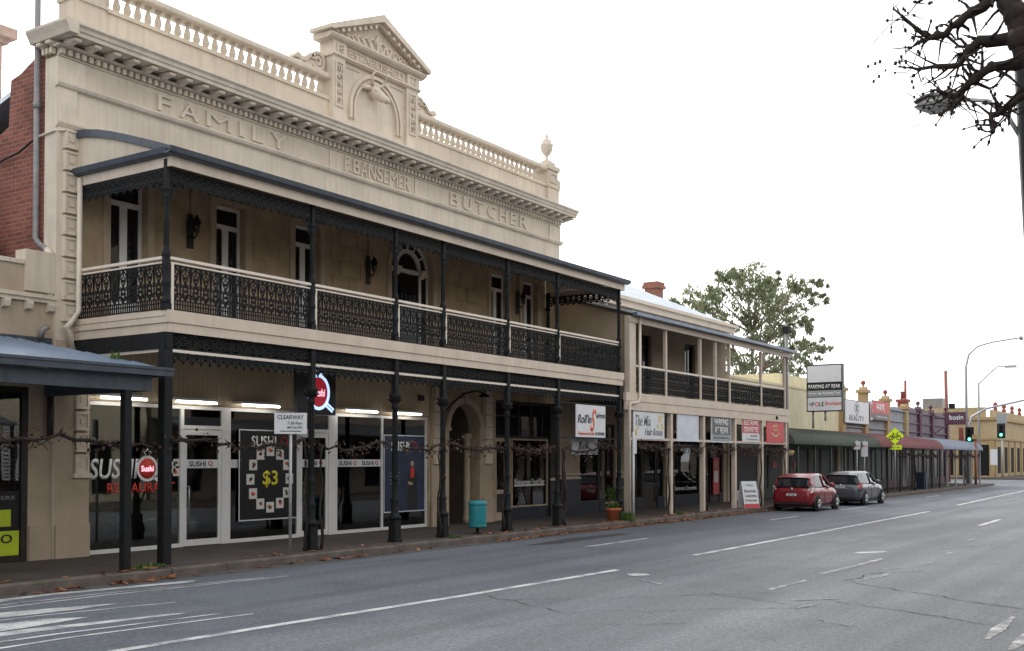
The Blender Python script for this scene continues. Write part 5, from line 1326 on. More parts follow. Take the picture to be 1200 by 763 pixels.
MB().tube([(-.7, .09, .5), (-1.4, .09, .5)], .05, 6).build('support', 'plum', bs, local=True); MB().tube([(-.5, .09, 0), (-1.45, .09, -.6)], .03, 6).build('support', 'plum', bs, local=True)

# ================================================================== corner hotel beyond the crossroads
HT = thing('corner_hotel', 'yellow ochre corner building beyond the crossroads with parapet finials', 'building', (118, 20, .15))
HX, HY = 118.0, 20.0
hm = MB(); hm.box(HX, 175, HY, 50, .1, 5.9); hm.build('wall', 'hotel_ochre', HT)
hp = MB(); hp.box(HX - .25, 175, HY - .25, 50, 5.9, 6.2); hp.box(HX - .15, 175, HY - .15, 50, 3.9, 4.1); hp.build('cornice', 'ochre', HT, kind='stuff')
hp = MB(); hp.box(HX + .05, HX + .4, HY + .8, 30, 6.202, 7.2); hp.build('parapet', 'hotel_ochre', HT)
hp = MB(); hp.box(HX + .05, 175, HY + .05, HY + .4, 6.203, 6.9); hp.build('parapet', 'hotel_ochre', HT)
hp = MB(); hp.box(HX + 5, 121.5 + 3, 26, 28, 6.2, 8.5); hp.build('chimney', 'grey_pipe', HT)
for x in range(0, 8):
    MB().lathe(HX + 2 + x * 5, HY + .2, [(.2, 0), (.2, .3), (.1, .35), (.22, .55), (.22, .7), (.05, .9)], 8, 6.905).build('ball_finial', 'brick_red_ball', HT)
for y in (20.0, 21.6, 23.4, 25.2): MB().box(HX - .12, HX - .003, y, y + .45, .15, 3.85).build('pilaster', 'ochre', HT)
for y0, y1 in ((20.5, 21.55), (22.1, 23.35), (23.9, 25.15), (25.7, 30)): MB().box(HX - .02, HX - .004, y0, y1, .3, 3.4).build('window', 'crack', HT)
for k in range(10): MB().box(HX + 1.5 + k * 4, HX + 3.6 + k * 4, HY - .01, HY - .004, .5, 3.2).build('window', 'crack', HT)
for k in range(11): MB().box(HX + .2 + k * 4, HX + 1.2 + k * 4, HY - .1, HY - .011, .15, 3.85).build('pilaster', 'ochre', HT)

# ================================================================== the other side of the street: unseen dark shops added for the glass to mirror
def opposite(x0, x1, h, mat, label, verandah=True):
    t_ = thing('opposite_shop', label, 'building', ((x0 + x1) / 2, -3.5, .15), group='shops across the road behind the viewer')
    y1 = -3.5
    MB().box(x0, x1, -14, y1, .1, h).build('wall', mat, t_); MB().box(x0 - .05, x1 + .05, -14.05, y1 + .18, h, h + .25).build('cornice', 'cream_trim', t_)
    n = max(2, int((x1 - x0) / 3))
    for i in range(n):
        a = x0 + (x1 - x0) * (i + .18) / n; b_ = x0 + (x1 - x0) * (i + .82) / n
        MB().box(a, b_, y1 + .003, y1 + .03, .5, 2.6).build('window', 'pane_dark', t_)
        if h > 6:
            MB().box((a + b_) / 2 - .5, (a + b_) / 2 + .5, y1 + .003, y1 + .03, 4.6, 6.4).build('window', 'pane_dark', t_)
    if verandah:
        MB().prism([(y1, 3.9), (y1 + 2.6, 3.3), (y1 + 2.6, 3.2), (y1, 3.8)], 'x', x0, x1).build('verandah_roof', 'slate_paint', t_)
        for i in range(n + 1):
            x = x0 + .1 + (x1 - x0 - .2) * i / n; MB().box(x - .07, x + .07, y1 + 2.35, y1 + 2.5, .15, 3.25).build('post', 'iron', t_)
    return t_
opposite(14, 23.5, 7.6, 'opposite_dark', 'unseen dark brown two-storey shop added for the windows to mirror, left of the cream tower')
opposite(28.2, 31.2, 12.0, 'opposite_render', 'narrow cream tower mirrored in the first restaurant window', False)
opposite(31.5, 52, 7.2, 'opposite_dark', 'unseen dark brown long shop added for the windows to mirror, right of the cream tower')
opposite(52.3, 74, 6.0, 'opposite_dark', 'unseen dark brown low shop added for the far shop windows to mirror')
opposite(74.3, 87, 6.4, 'opposite_dark', 'unseen dark brown corner shop added for the farthest shop windows to mirror')
opposite(113, 160, 7.0, 'opposite_dark', 'unseen dark brown block added beyond the crossroads for the windows to mirror')
opposite(-6, 13.8, 7.0, 'opposite_dark', 'unseen dark brown shop added behind the viewer', True)
op = opposite(23.7, 28.0, 6.4, 'opposite_render', 'cream shop with white louvred arch mirrored in the left edge window', False)
lo = MB()
for k in range(16): lo.box(24.4, 26.6, -3.46, -3.42, 1.2 + k * .14, 1.28 + k * .14)
for k in range(8): lo.box(24.4 + k * .3, 24.46 + k * .3, -3.45, -3.41, 1.2, 3.4)
lo.build('louvred_arch', 'sign_white', op, kind='stuff')

# ================================================================== parked cars
def loft(mb, secs, closed_ends=True, smooth=True):
    n = len(secs[0]); vs = [p for s_ in secs for p in s_]
    fs = [(j * n + i, j * n + i + 1, (j + 1) * n + i + 1, (j + 1) * n + i) for j in range(len(secs) - 1) for i in range(n - 1)]
    if closed_ends: fs += [tuple(range(n)), tuple(range((len(secs) - 1) * n, len(secs) * n))]
    return mb.add(vs, fs, smooth)
def car(label, loc, paint, sx, sy, sz, wheel_r, plate, wagon=False):
    t_ = thing('parked_car', label, 'car', loc, 0, 'cars parked along the kerb')
    def q(x, y, z): return (x * sx, y * sy, z * sz)
    st = [(-1.93, .66, .40, .74), (-1.90, .76, .32, .86), (-1.80, .81, .26, .95), (-1.55, .84, .22, .985), (-1.2, .845, .20, .98), (-.5, .845, .19, .965), (.3, .845, .19, .95), (.9, .845, .19, .93), (1.25, .835, .20, .89), (1.55, .80, .22, .82), (1.78, .72, .25, .74), (1.9, .60, .30, .66), (1.94, .48, .36, .58)]
    secs = []
    for x, hw, zb, zt in st:
        half = [(hw * .80, zb), (hw * .93, zb + .05), (hw * .985, zb + (zt - zb) * .25), (hw, zb + (zt - zb) * .5), (hw * .985, zb + (zt - zb) * .72), (hw * .95, zt - .06), (hw * .88, zt - .01), (hw * .5, zt + .012)]
        pts = [q(x, -a, b_) for a, b_ in half] + [q(x, 0, zt + .02)] + [q(x, a, b_) for a, b_ in reversed(half)]
        secs.append(pts + [pts[0]])
    body = loft(MB(), secs).build('body', paint, t_, local=True)
    rx = -1.62 if not wagon else -1.68
    gs = [(-1.84, .72, .97, .97), (rx - .08, .69, .97, 1.22), (rx, .655, .97, 1.36), (rx + .14, .63, .97, 1.435), (-.8, .635, .965, 1.485), (-.3, .63, .955, 1.492), (.05, .615, .95, 1.465), (.2, .60, .945, 1.40), (.55, .64, .94, 1.19), (.98, .70, .93, .945)]
    gsec = []
    for x, ht, zb, zt in gs:
        hb = .775 if zt > 1.0 else .72
        gsec.append([q(x, -hb, zb), q(x, -ht - (hb - ht) * .12, zt - .05 if zt > 1 else zb + .003), q(x, -ht * .9, zt), q(x, 0, zt + .015), q(x, ht * .9, zt), q(x, ht + (hb - ht) * .12, zt - .05 if zt > 1 else zb + .003), q(x, hb, zb)])
    glass = loft(MB(), gsec).build('windows', 'car_glass', t_, local=True)
    rs = [(rx - .10, .665, 1.345), (rx, .655, 1.365), (rx + .14, .64, 1.443), (-.8, .645, 1.493), (-.3, .64, 1.50), (.05, .625, 1.474), (.16, .615, 1.43)]
    rsec = [[q(x, -w_ - .012, z - .07), q(x, -w_ * .93, z - .006), q(x, -w_ * .5, z + .012), q(x, 0, z + .018), q(x, w_ * .5, z + .012), q(x, w_ * .93, z - .006), q(x, w_ + .012, z - .07)] for x, w_, z in rs]
    loft(MB(), rsec, False).build('roof', paint, t_, local=True)
    for s_ in (-1, 1):
        pl = MB()
        def patch(a, b_, c, d): pl.add([q(*a), q(*b_), q(*c), q(*d)], [(0, 1, 2, 3)])
        o_ = .012
        pl.tube([q(.14, s_ * .63, 1.41), q(.55, s_ * (.665 + o_), 1.17), q(.98, s_ * (.70 + o_), .95)], .03, 6)
        pl.tube([q(-.32, s_ * (.655 + o_), 1.43), q(-.26, s_ * (.775 + o_), .96)], .028, 6)
        pl.build('pillar', paint if s_ < 0 else paint, t_, local=True)
        cp = MB(); k = s_ * (.79)
        cp.add([q(-1.84, k * .93, .96), q(-1.22, k, .965), q(-1.40, s_ * .675, 1.40), q(-1.60, s_ * .672, 1.36), q(-1.76, s_ * .715, 1.15)] + [q(-1.84, k * .86, .96), q(-1.22, k * .93, .965), q(-1.40, s_ * .61, 1.40), q(-1.60, s_ * .60, 1.36), q(-1.76, s_ * .64, 1.15)],
               [(0, 1, 2, 3, 4), (9, 8, 7, 6, 5), (0, 5, 6, 1), (1, 6, 7, 2), (2, 7, 8, 3), (3, 8, 9, 4), (4, 9, 5, 0)])
        cp.build('rear_pillar', paint, t_, local=True)
        tl = MB(); tl.add([q(-1.90, s_ * .60, .72), q(-1.86, s_ * .79, .74), q(-1.62, s_ * .853, .80), q(-1.66, s_ * .845, .96), q(-1.84, s_ * .80, 1.02), q(-1.89, s_ * .66, .90)] + [q(-1.80, s_ * .60, .72), q(-1.78, s_ * .72, .74), q(-1.6, s_ * .80, .80), q(-1.6, s_ * .79, .96), q(-1.78, s_ * .74, 1.0), q(-1.78, s_ * .62, .90)],
               [(0, 1, 2, 3, 4, 5), (11, 10, 9, 8, 7, 6)] + [(i, (i + 1) % 6, 6 + (i + 1) % 6, 6 + i) for i in range(6)])
        tl.build('tail_light', 'tail_red' if wagon else 'tail_clear', t_, local=True)
        MB().add([q(-1.905, s_ * .60, .74), q(-1.865, s_ * .74, .75), q(-1.868, s_ * .74, .80), q(-1.907, s_ * .60, .80)], [(0, 1, 2, 3)]).build('tail_light', 'tail_red', t_, local=True)
        mr = MB(); mr.lathe(0, 0, [(.02, -.1), (.08, -.07), (.09, 0), (.08, .06), (.02, .1)], 10); mr.v = [(.62 * sx + x * .6, s_ * (.86 * sy) + z, 1.02 * sz + y) for x, y, z in mr.v]; mr.build('mirror', paint, t_, local=True)
        hd = MB(); hd.box(-.75 * sx, -.58 * sx, s_ * .842 * sy - .02, s_ * .842 * sy + .02, .80 * sz, .825 * sz); hd.box(.15 * sx, .32 * sx, s_ * .842 * sy - .02, s_ * .842 * sy + .02, .79 * sz, .815 * sz); hd.build('door_handle', paint, t_, local=True)
        sl = MB(); sl.box(-.95 * sx, .95 * sx, s_ * .80 * sy - .03, s_ * .80 * sy + .03, .17 * sz, .24 * sz); sl.build('sill', 'black_plastic', t_, local=True)
        dg = MB()
        for xx in (-.30, .72): dg.tube([q(xx, s_ * .848, .30), q(xx + .01, s_ * .848, .60), q(xx, s_ * .835, .86)], .006, 4)
        dg.build('door_gap', 'black_plastic', t_, local=True)
        hl = MB(); hl.add([q(1.88, s_ * .55, .62), q(1.80, s_ * .72, .66), q(1.45, s_ * .83, .78), q(1.62, s_ * .72, .82), q(1.84, s_ * .55, .74)], [(0, 1, 2, 3, 4)]); hl.build('headlight', 'tail_clear', t_, local=True)
        for xx in (-1.2, 1.23):
            yy = s_ * .79 * sy
            wa = MB(); wa.lathe(xx * sx, wheel_r, [(wheel_r + .065, -.03), (wheel_r + .065, .03)], 24, s_ * .822 * sy, 'y'); wa.build('wheel_arch', 'black_plastic', t_, local=True)
            r = wheel_r; ty = MB(); ty.lathe(xx * sx, r, [(r * .6, -.1), (r * .93, -.1), (r, -.075), (r, .075), (r * .93, .1), (r * .6, .1)], 24, yy, 'y')
            wh = ty.build('wheel', 'tyre', t_, local=True)
            rm = MB(); rm.lathe(xx * sx, r, [(r * .62, -.104), (r * .66, -.09), (r * .66, .09), (r * .62, .104)], 20, yy, 'y')
            for k in range(5):
                a = 2 * PI * k / 5 + .3; c_, d_ = math.cos(a), math.sin(a)
                rm.tube([(xx * sx, yy + s_ * .108, r), (xx * sx + c_ * r * .6, yy + s_ * .106, r + d_ * r * .6)], .035, 5)
            rm.build('rim', 'rim', wh, local=False) if False else place(rm.mesh('rim', 'rim'), 'rim', wh, local=True)
    # rear details
    bp_ = MB(); bp_.box(-1.955 * sx, -1.85 * sx, -.62 * sy, .62 * sy, .30 * sz, .36 * sz); bp_.build('bumper_insert', 'black_plastic', t_, local=True)
    np_ = sign_plate = MB().box(-1.956 * sx, -1.93 * sx, -.19, .19, (.62 if not wagon else .78) * sz, (.72 if not wagon else .88) * sz).build('number_plate', 'sign_white', t_, local=True)
    letters(plate, .28, .065, 'ink', (-1.958 * sx, 0, (.67 if not wagon else .83) * sz), t_, .002, rot=(0, 0, -PI / 2), local=True)
    hg = MB(); hg.tube([q(-1.915, -.45, .76), q(-1.925, 0, .755), q(-1.915, .45, .76)], .012, 5); hg.build('hatch_handle', 'black_plastic' if not wagon else 'rim', t_, local=True)
    MB().lathe(0, .90 * sz, [(.0, 0), (.05, 0), (.05, .012), (0, .012)], 12, -1.92 * sx, 'x').build('badge', 'rim', t_, local=True)
    wp = MB(); wp.tube([q(-1.80, 0, 1.0), q(-1.755, .3, 1.06)], .012, 5); wp.build('rear_wiper', 'black_plastic', t_, local=True)
    gl2 = MB(); gl2.add([q(-1.853, -.60, 1.01), q(-1.853, .60, 1.01), q(rx - .10, .55, 1.29), q(rx - .10, -.55, 1.29)], [(0, 1, 2, 3)])
    gl2.build('rear_window', 'car_glass', t_, local=True)
    ub_ = MB(); ub_.box(-1.7 * sx, 1.7 * sx, -.66 * sy, .66 * sy, .16 * sz, .30 * sz); ub_.build('underbody', 'black_plastic', t_, local=True)
    return t_
car('red hatchback parked at the kerb outside the terrace, nearest car', (42.0, 13.95, .002), 'car_red', .92, .95, .95, .285, 'S327 AKR')
car('silver grey wagon parked in front of the red hatchback', (48.35, 13.92, .002), 'car_grey', 1.07, .98, .97, .30, 'XPO 914', True)

# ================================================================== street furniture
def pole_sign(name, label, loc, h, rz, cat='sign'):
    t_ = thing(name, label, cat, loc, rz); MB().tube([(0, .03, 0), (0, .03, h)], .03, 10).build('post', 'pole_grey', t_, local=True); return t_
cs = pole_sign('clearway_sign', 'small white CLEARWAY sign on grey pole at the kerb', (15.25, 15.25, .15), 2.72, -PI / 4)
MB().box(-.31, .31, -.02, -.004, 2.33, 2.74).build('plate', 'sign_white', cs, local=True)
for q in (('CLEARWAY', 0, 2.655, .50, .085, 'ink'), ('7.30-9am', .08, 2.54, .28, .06, 'ink'), ('MON-FRI', .08, 2.455, .28, .05, 'ink')): letters(q[0], q[3], q[4], q[5], (q[1], -.0205, q[2]), cs, .002, local=True)
MB().box(-.2, .2, -.023, -.0205, 2.375, 2.39).build('arrow', 'ink', cs, local=True)
# teal bin
bn = thing('litter_bin', 'round teal litter bin on a short stem before the arched entry', 'bin', (21.95, 15.55, .15)); bn.scale = (1, 1, 1.12)
MB().lathe(0, 0, [(.12, 0), (.12, .015), (.04, .03), (.04, .16)], 12).build('stem', 'iron', bn, local=True)
MB().lathe(0, 0, [(.02, .14), (.205, .14), (.215, .18), (.222, .60), (.222, .62)], 24).build('body', 'teal', bn, local=True)
MB().lathe(0, 0, [(.222, .621), (.235, .63), (.235, .69), (.21, .72), (.03, .74)], 24).build('lid', 'teal', bn, local=True)
MB().lathe(0, 0, [(.226, .16), (.226, .19)], 24).build('band', 'teal', bn, local=True)
# A-frame board
af = thing('sandwich_board', 'white A-frame pavement board with red foot on the footpath', 'sign', (39.1, 15.22, .15), -R(35))
fbm = MB(); fbm.add([(-.33, -.25, .0), (.33, -.25, 0), (.33, -.02, 1.0), (-.33, -.02, 1.0), (-.33, -.22, 0), (.33, -.22, 0), (.33, .01, 1.0), (-.33, .01, 1.0)], [(0, 1, 2, 3), (4, 7, 6, 5), (0, 4, 5, 1), (1, 5, 6, 2), (2, 6, 7, 3), (3, 7, 4, 0)]); fbm.build('front_board', 'sign_white', af, local=True)
fbm = MB(); fbm.add([(-.33, .25, .0), (.33, .25, 0), (.33, .045, 1.0), (-.33, .045, 1.0), (-.33, .22, 0), (.33, .22, 0), (.33, .015, 1.0), (-.33, .015, 1.0)], [(0, 1, 2, 3), (4, 7, 6, 5), (0, 4, 5, 1), (1, 5, 6, 2), (2, 6, 7, 3), (3, 7, 4, 0)]); fbm.build('rear_board', 'sign_white', af, local=True)
an = math.atan2(.23, 1.0)
for s_, z, w_, h_, mt in (('Vape', .85, .34, .11, 'ink_grey'), ('Electronic', .64, .5, .11, 'ink'), ('Cigarettes', .45, .5, .11, 'ink'), ('E-liquids', .28, .5, .09, 'ink')):
    letters(s_, w_, h_, mt, (0, -.25 + .23 * z - .004, z), af, .002, rot=(-an, 0, 0), local=True)
MB().add([(-.32, -.254, .01), (.32, -.254, .01), (.32, -.254 + .23 * .16, .16), (-.32, -.254 + .23 * .16, .16)], [(0, 1, 2, 3)]).build('print', 'sign_red', af, local=True)
# white kerbside sign pole, pots and plants
wp_ = thing('white_kerb_pole', 'slim white pole with small plates beside terracotta pot', 'pole', (29.35, 15.05, .15))
MB().tube([(0, 0, 0), (0, 0, 2.65)], .035, 10).build('post', 'sign_white', wp_, local=True); MB().box(-.12, .12, -.05, -.036, 2.0, 2.5).build('plate', 'sign_white', wp_, local=True)
def pot(loc, r, h, mat, label, plant=None, seed=1):
    t_ = thing('plant_pot', label, 'pot', loc)
    MB().lathe(0, 0, [(r * .68, 0), (r * .9, h * .8), (r * 1.04, h * .82), (r * 1.04, h), (r * .9, h), (r * .85, h * .85), (.01, h * .84)], 18).build('pot', mat, t_, local=True)
    if plant:
        mb = MB(); rd = random.Random(seed); pw, ph, n = plant
        for k in range(n):
            a, rr_ = rd.uniform(0, 6.3), pw * rd.random() ** .5; z = h + ph * rd.random(); c_ = Vector((rr_ * math.cos(a), rr_ * math.sin(a), z)); l = rd.uniform(.05, .11)
            d = Vector((rd.uniform(-1, 1), rd.uniform(-1, 1), rd.uniform(-.3, 1))).normalized(); s_ = d.cross(Vector((rd.uniform(-1, 1), .3, rd.uniform(-1, 1)))).normalized() * l * .35
            mb.add([c_, c_ + d * l * .5 + s_, c_ + d * l, c_ + d * l * .5 - s_], [(0, 1, 2, 3)])
        mb.build('foliage', 'green_leaf', t_, local=True)
    return t_
pot((28.75, 15.42, .15), .23, .38, 'terracotta', 'terracotta pot at the last cast iron post', (.17, .16, 120), 2)
pot((30.5, 16.3, .15), .3, .52, 'pink_tub', 'pink tub under the hair salon sign', (.3, .4, 380), 3)
def tuft(name, label, loc, n, rad, h, mat='green_leaf', seed=1):
    mb = MB(); rd = random.Random(seed)
    for k in range(n):
        a, r = rd.uniform(0, 6.3), rad * rd.random() ** .6; p = Vector((r * math.cos(a), r * math.sin(a) * .6, 0)); hh = h * rd.uniform(.4, 1) * (1 - .5 * r / rad)
        d = Vector((rd.uniform(-.5, .5), rd.uniform(-.5, .5), 1)) * hh; w_ = Vector((-d.y, d.x, 0)); w_ = (w_.normalized() if w_.length > .01 else Vector((1, 0, 0))) * .016
        mb.add([p - w_, p + w_, p + d * .6 + w_ * .9 + Vector((0, 0, 0)), p + d + Vector((d.x * .4, d.y * .4, -hh * .1)), p + d * .6 - w_], [(0, 1, 2, 3, 4)])
    t_ = thing(name, label, 'plant', loc); mb.build('blades', mat, t_, local=True, kind='stuff')
tuft('weed_clump', 'low green weeds round the plain square awning posts', (11.95, 15.35, .15), 90, .42, .13, seed=4)
tuft('kerb_shrub', 'bright green shrub spilling over the kerb by the white pole', (29.1, 15.12, .15), 260, .36, .42, seed=5)
tuft('weed_clump', 'small weeds at foot of the post left of the teal bin', (20.6, 15.25, .15), 60, .22, .10, seed=6)
tuft('weed_clump', 'green weeds at foot of the second terrace post', (33.2, 15.3, .15), 70, .25, .18, seed=7)
tuft('weed_clump', 'grass growing in the gutter of the left awning roof', (11.75, 15.9, 3.70), 16, .12, .26, seed=8)
# fallen leaves in the gutter
lv = MB(); rd = random.Random(9)
def litter(x0, x1, n, y0=KERB - .30, y1=KERB + .25):
    for k in range(n):
        x, y = rd.uniform(x0, x1), KERB - .02 - abs(rd.gauss(0, .12)) if rd.random() < .75 else rd.uniform(KERB + .03, KERB + .4)
        z = .012 if y < KERB - .01 else .165
        s_ = rd.uniform(.05, .115); a = rd.uniform(0, 6.3); c_, d_ = math.cos(a) * s_, math.sin(a) * s_; u = rd.uniform(.0, .05)
        lv.add([(x - c_, y - d_, z), (x - d_ * .6, y + c_ * .6, z + u * .6), (x + c_, y + d_, z + u), (x + d_ * .6, y - c_ * .6, z + .005)], [(0, 1, 2, 3)])
litter(9.9, 10.4, 14); litter(10.9, 12.2, 60); litter(14, 19, 40); litter(21.5, 26, 120); litter(26, 34, 420); litter(34, 41, 320); litter(6, 40, 120); litter(41, 75, 150)
ll = lv.build('fallen_leaves', 'dry_leaf'); ll['kind'] = 'stuff'; ll['label'] = 'reddish fallen leaves along the gutter'
# service pole at the terrace end with cable
sp_ = thing('service_pole', 'dark service pole rising at the right end of the terrace balcony', 'pole', (44.42, 15.58, .15))
MB().tube([(44.42, 15.58, .15), (44.42, 15.58, 7.7)], .07, 10).build('post', 'grey_pipe', sp_); MB().box(44.28, 44.56, 15.45, 15.70, 7.25, 7.55).build('junction_box', 'iron', sp_); MB().tube([(44.42, 15.2, 7.62), (44.42, 15.95, 7.62)], .03, 6).build('cross_arm', 'iron', sp_)
wc = thing('service_cable', 'thin cable running right from the service pole across the street', 'cable', (60, 1.2, .15))
def sag(a, b_, s_, n=14): return [(a[0] + (b_[0] - a[0]) * i / n, a[1] + (b_[1] - a[1]) * i / n, a[2] + (b_[2] - a[2]) * i / n - s_ * math.sin(PI * i / n)) for i in range(n + 1)]
MB().tube(sag((44.42, 15.5, 7.62), (60, 1.2, 8.3), .25), .008, 5).build('wire', 'iron', wc); MB().tube([(60, 1.2, .15), (60, 1.2, 8.6)], .13, 8).build('support_pole', 'bark_dark', wc)
# bicycle warning diamond (faces oncoming walkers)
dsn = pole_sign('bicycle_warning_sign', 'bright yellow diamond sign with bicycle on a thin post', (60.4, 15.2, .15), 3.5, -PI / 2 + .25)
MB().add([(-.46, -.02, 3.07), (0, -.02, 2.61), (.46, -.02, 3.07), (0, -.02, 3.53), (-.46, -.004, 3.07), (0, -.004, 2.61), (.46, -.004, 3.07), (0, -.004, 3.53)], [(0, 1, 2, 3), (7, 6, 5, 4), (0, 4, 5, 1), (1, 5, 6, 2), (2, 6, 7, 3), (3, 7, 4, 0)]).build('plate', 'diamond_yellow', dsn, local=True)
q = MB(); BQ = lambda u, d, z: (u, -.024 + d, z)
for cx in (-.19, .19): q.stroke(circ(cx, 2.98, .11, 14), .022, .002, BQ)
for a in ([(-.2, 2.98), (-.08, 3.18), (.12, 3.18), (.0, 2.98), (-.2, 2.98)], [(.0, 2.98), (-.1, 3.24), (-.16, 3.24)], [(.2, 2.98), (.1, 3.26), (.18, 3.28)]): q.stroke(a, .02, .002, BQ)
q.build('bicycle_symbol', 'ink', dsn, local=True)
MB().box(-.34, .34, -.02, -.004, 2.34, 2.58).build('plate', 'diamond_yellow', dsn, local=True); letters('NEXT 1km', .5, .11, 'ink', (0, -.0205, 2.46), dsn, .002, local=True)
for i, (x, y) in enumerate(((53.6, 15.3), (54.9, 15.3))):
    o = pole_sign('parking_plate', ['small white parking plate on the kerb before the maroon awning, left one', 'tall white parking plate on the kerb before the maroon awning, right one'][i], (x, y, .15), 2.75, -PI / 2 + .3)
    MB().box(-.16, .16, -.02, -.004, 2.3 - .35 * i, 2.7).build('plate', 'sign_white', o, local=True); MB().box(-.1, .1, -.023, -.0205, 2.45, 2.5).build('arrow', 'ink_red', o, local=True)
bb = thing('blue_bin', 'dark blue wheelie bin under the maroon awning', 'bin', (69.5, 15.9, .15))
MB().prism([(-.24, 0), (.24, 0), (.3, .95), (-.3, .95)], 'y', -.28, .28).build('body', 'poster_blue', bb, local=True); MB().box(-.33, .33, -.32, .32, .952, 1.02).build('lid', 'poster_blue', bb, local=True); MB().box(-.252, -.246, -.12, .12, .4, .7).build('print', 'sign_white', bb, local=True)
# traffic signals
def signal(t_, x, y, z, s_=1.0):
    h = MB(); h.box(x - .14 * s_, x + .14 * s_, y - .19 * s_, y + .19 * s_, z - .5 * s_, z + .5 * s_); h = h.build('signal_head', 'black_plastic', t_)
    MB().box(x - .15 * s_, x - .142 * s_, y - .32 * s_, y + .32 * s_, z - .62 * s_, z + .62 * s_).build('backboard', 'sign_black', t_)
    for k, mt in ((.32, 'tail_red'), (0, 'ochre'), (-.32, 'signal_green')):
        MB().lathe(y, z + k * s_, [(.0, 0), (.12 * s_, 0), (.12 * s_, .02), (0, .02)], 14, x - .185 * s_, 'x').build('lens', mt if k < 0 else 'sign_black', t_)
        MB().lathe(y, z + k * s_, [(.135 * s_, .16 * s_), (.135 * s_, 0), (.125 * s_, 0), (.125 * s_, .16 * s_)], 14, x - .33 * s_, 'x').build('visor', 'black_plastic', t_)
t1_ = thing('traffic_signal', 'traffic light with green lamp at the end of shop awnings, arm reaching right', 'traffic light', (86.5, 16.45, .15))
MB().tube([(86.5, 16.45, .15), (86.5, 16.45, 4.2), (86.5, 16.2, 5.1), (86.5, 15.2, 5.7), (86.5, 11, 6.6), (86.5, 8.5, 6.9)], [.10, .10, .09, .08, .07, .06], 8).build('mast', 'pole_grey', t1_)
signal(t1_, 86.3, 16.3, 3.75, .95); MB().box(86.15, 86.4, 16.75, 17.05, 3.3, 4.3).build('signal_head', 'brick_red_ball', t1_)
t2_ = thing('traffic_signal', 'traffic light with green lamp on the far corner before yellow building', 'traffic light', (113, 18.45, .15))
MB().tube([(113, 18.45, .15), (113, 18.45, 5.0)], .08, 8).build('post', 'pole_grey', t2_); signal(t2_, 112.7, 18.45, 4.65, 1.15); MB().box(112.8, 113, 18.0, 18.9, 5.3, 6.3).build('sign_plate', 'sign_midgrey', t2_)
MB().tube([(113, 18.45, 5.0), (113, 18.45, 9.5)], .03, 6).build('finial_rod', 'pole_grey', t2_)
MB().box(112.9, 113.1, 18.9, 19.5, 1.4, 2.9).build('sign_plate', 'sign_white', t2_)
# tall street lights and poles
sl_ = thing('street_light', 'tall pale street light curving over the road beside the first traffic light', 'street light', (88, 16.85, .15))
MB().tube([(88, 16.85, .15), (88, 16.85, 9.0), (88, 16.65, 9.9), (88, 16.0, 10.5), (88, 15.0, 10.75), (88, 13.2, 10.95)], [.11, .09, .075, .065, .06, .055], 8).build('mast', 'pole_grey', sl_)
MB().lathe(13.0, 10.95, [(.02, -.5), (.14, -.3), (.16, .2), (.05, .5)], 8, 88, 'x').build('lamp', 'pole_grey', sl_)
s2_ = thing('street_light', 'angled street light arm and lamp above the far junction', 'street light', (113.5, 20.6, .15))
MB().tube([(113.5, 20.6, .15), (113.5, 20.6, 9.3), (113.5, 18.9, 10.9), (113.5, 18.2, 10.9)], [.1, .09, .06, .06], 8).build('mast', 'pole_grey', s2_)
MB().box(113.2, 113.8, 17.2, 18.2, 10.75, 10.95).build('lamp', 'pole_grey', s2_)
rp = thing('timber_pole', 'reddish tall pole behind the plum projecting sign', 'pole', (90, 18.6, .15))
MB().tube([(90, 18.6, .15), (90, 18.75, 8.9)], [.16, .12], 8).build('post', 'pole_rust', rp); MB().box(89.8, 90.2, 18.1, 18.5, 5.9, 6.3).build('junction_box', 'iron', rp)
MB().tube(sag((90, 18.7, 8.7), (88, 8.0, 9.2), .2), .012, 5).build('wire', 'iron', rp)
rp2 = thing('thin_flue', 'thin pink flue pipe above the purple parapet', 'pipe', (92, 22.3, .15)); MB().tube([(92, 22.3, .15), (92, 22.3, 8.4)], .1, 8).build('pipe', 'brick_red_ball', rp2)
gp_ = thing('red_post', 'slim red post at the footpath corner before the first traffic light', 'post', (83.5, 15.4, .15)); MB().tube([(83.5, 15.4, .15), (83.5, 15.4, 3.4)], .09, 8).build('post', 'pole_rust', gp_); MB().box(83.3, 83.7, 15.2, 15.6, 3.4, 3.7).build('cap', 'ochre', gp_)
# near lamp at the right edge
nl = thing('pedestrian_lamp', 'flat glass street lamp on a dark pole at the upper right corner', 'street light', (9.6, 1.41, .15))
MB().tube([(9.6, 1.19, .15), (9.6, 1.41, 5.5)], .052, 10).build('post', 'iron', nl)
MB().tube([(9.6, 1.41, 4.62), (9.6, 1.50, 4.80), (9.6, 1.65, 4.95), (9.6, 1.85, 5.0)], .018, 6).build('arm', 'pole_grey', nl)
mb = MB(); secs = []
for y, w_, h0, h1 in ((1.84, .04, .0, .03), (1.89, .08, -.05, .04), (2.0, .11, -.07, .05), (2.12, .10, -.07, .04), (2.20, .06, -.03, .03), (2.24, .02, -.0, .01)):
    secs.append([(9.6 - w_, y, 5.0), (9.6 - w_ * .7, y, 5.0 + h1), (9.6, y, 5.0 + h1 * 1.2), (9.6 + w_ * .7, y, 5.0 + h1), (9.6 + w_, y, 5.0), (9.6 + w_ * .6, y, 5.0 + h0), (9.6 - w_ * .6, y, 5.0 + h0), (9.6 - w_, y, 5.0)])
loft(mb, secs).build('lamp', 'lamp_glass', nl)
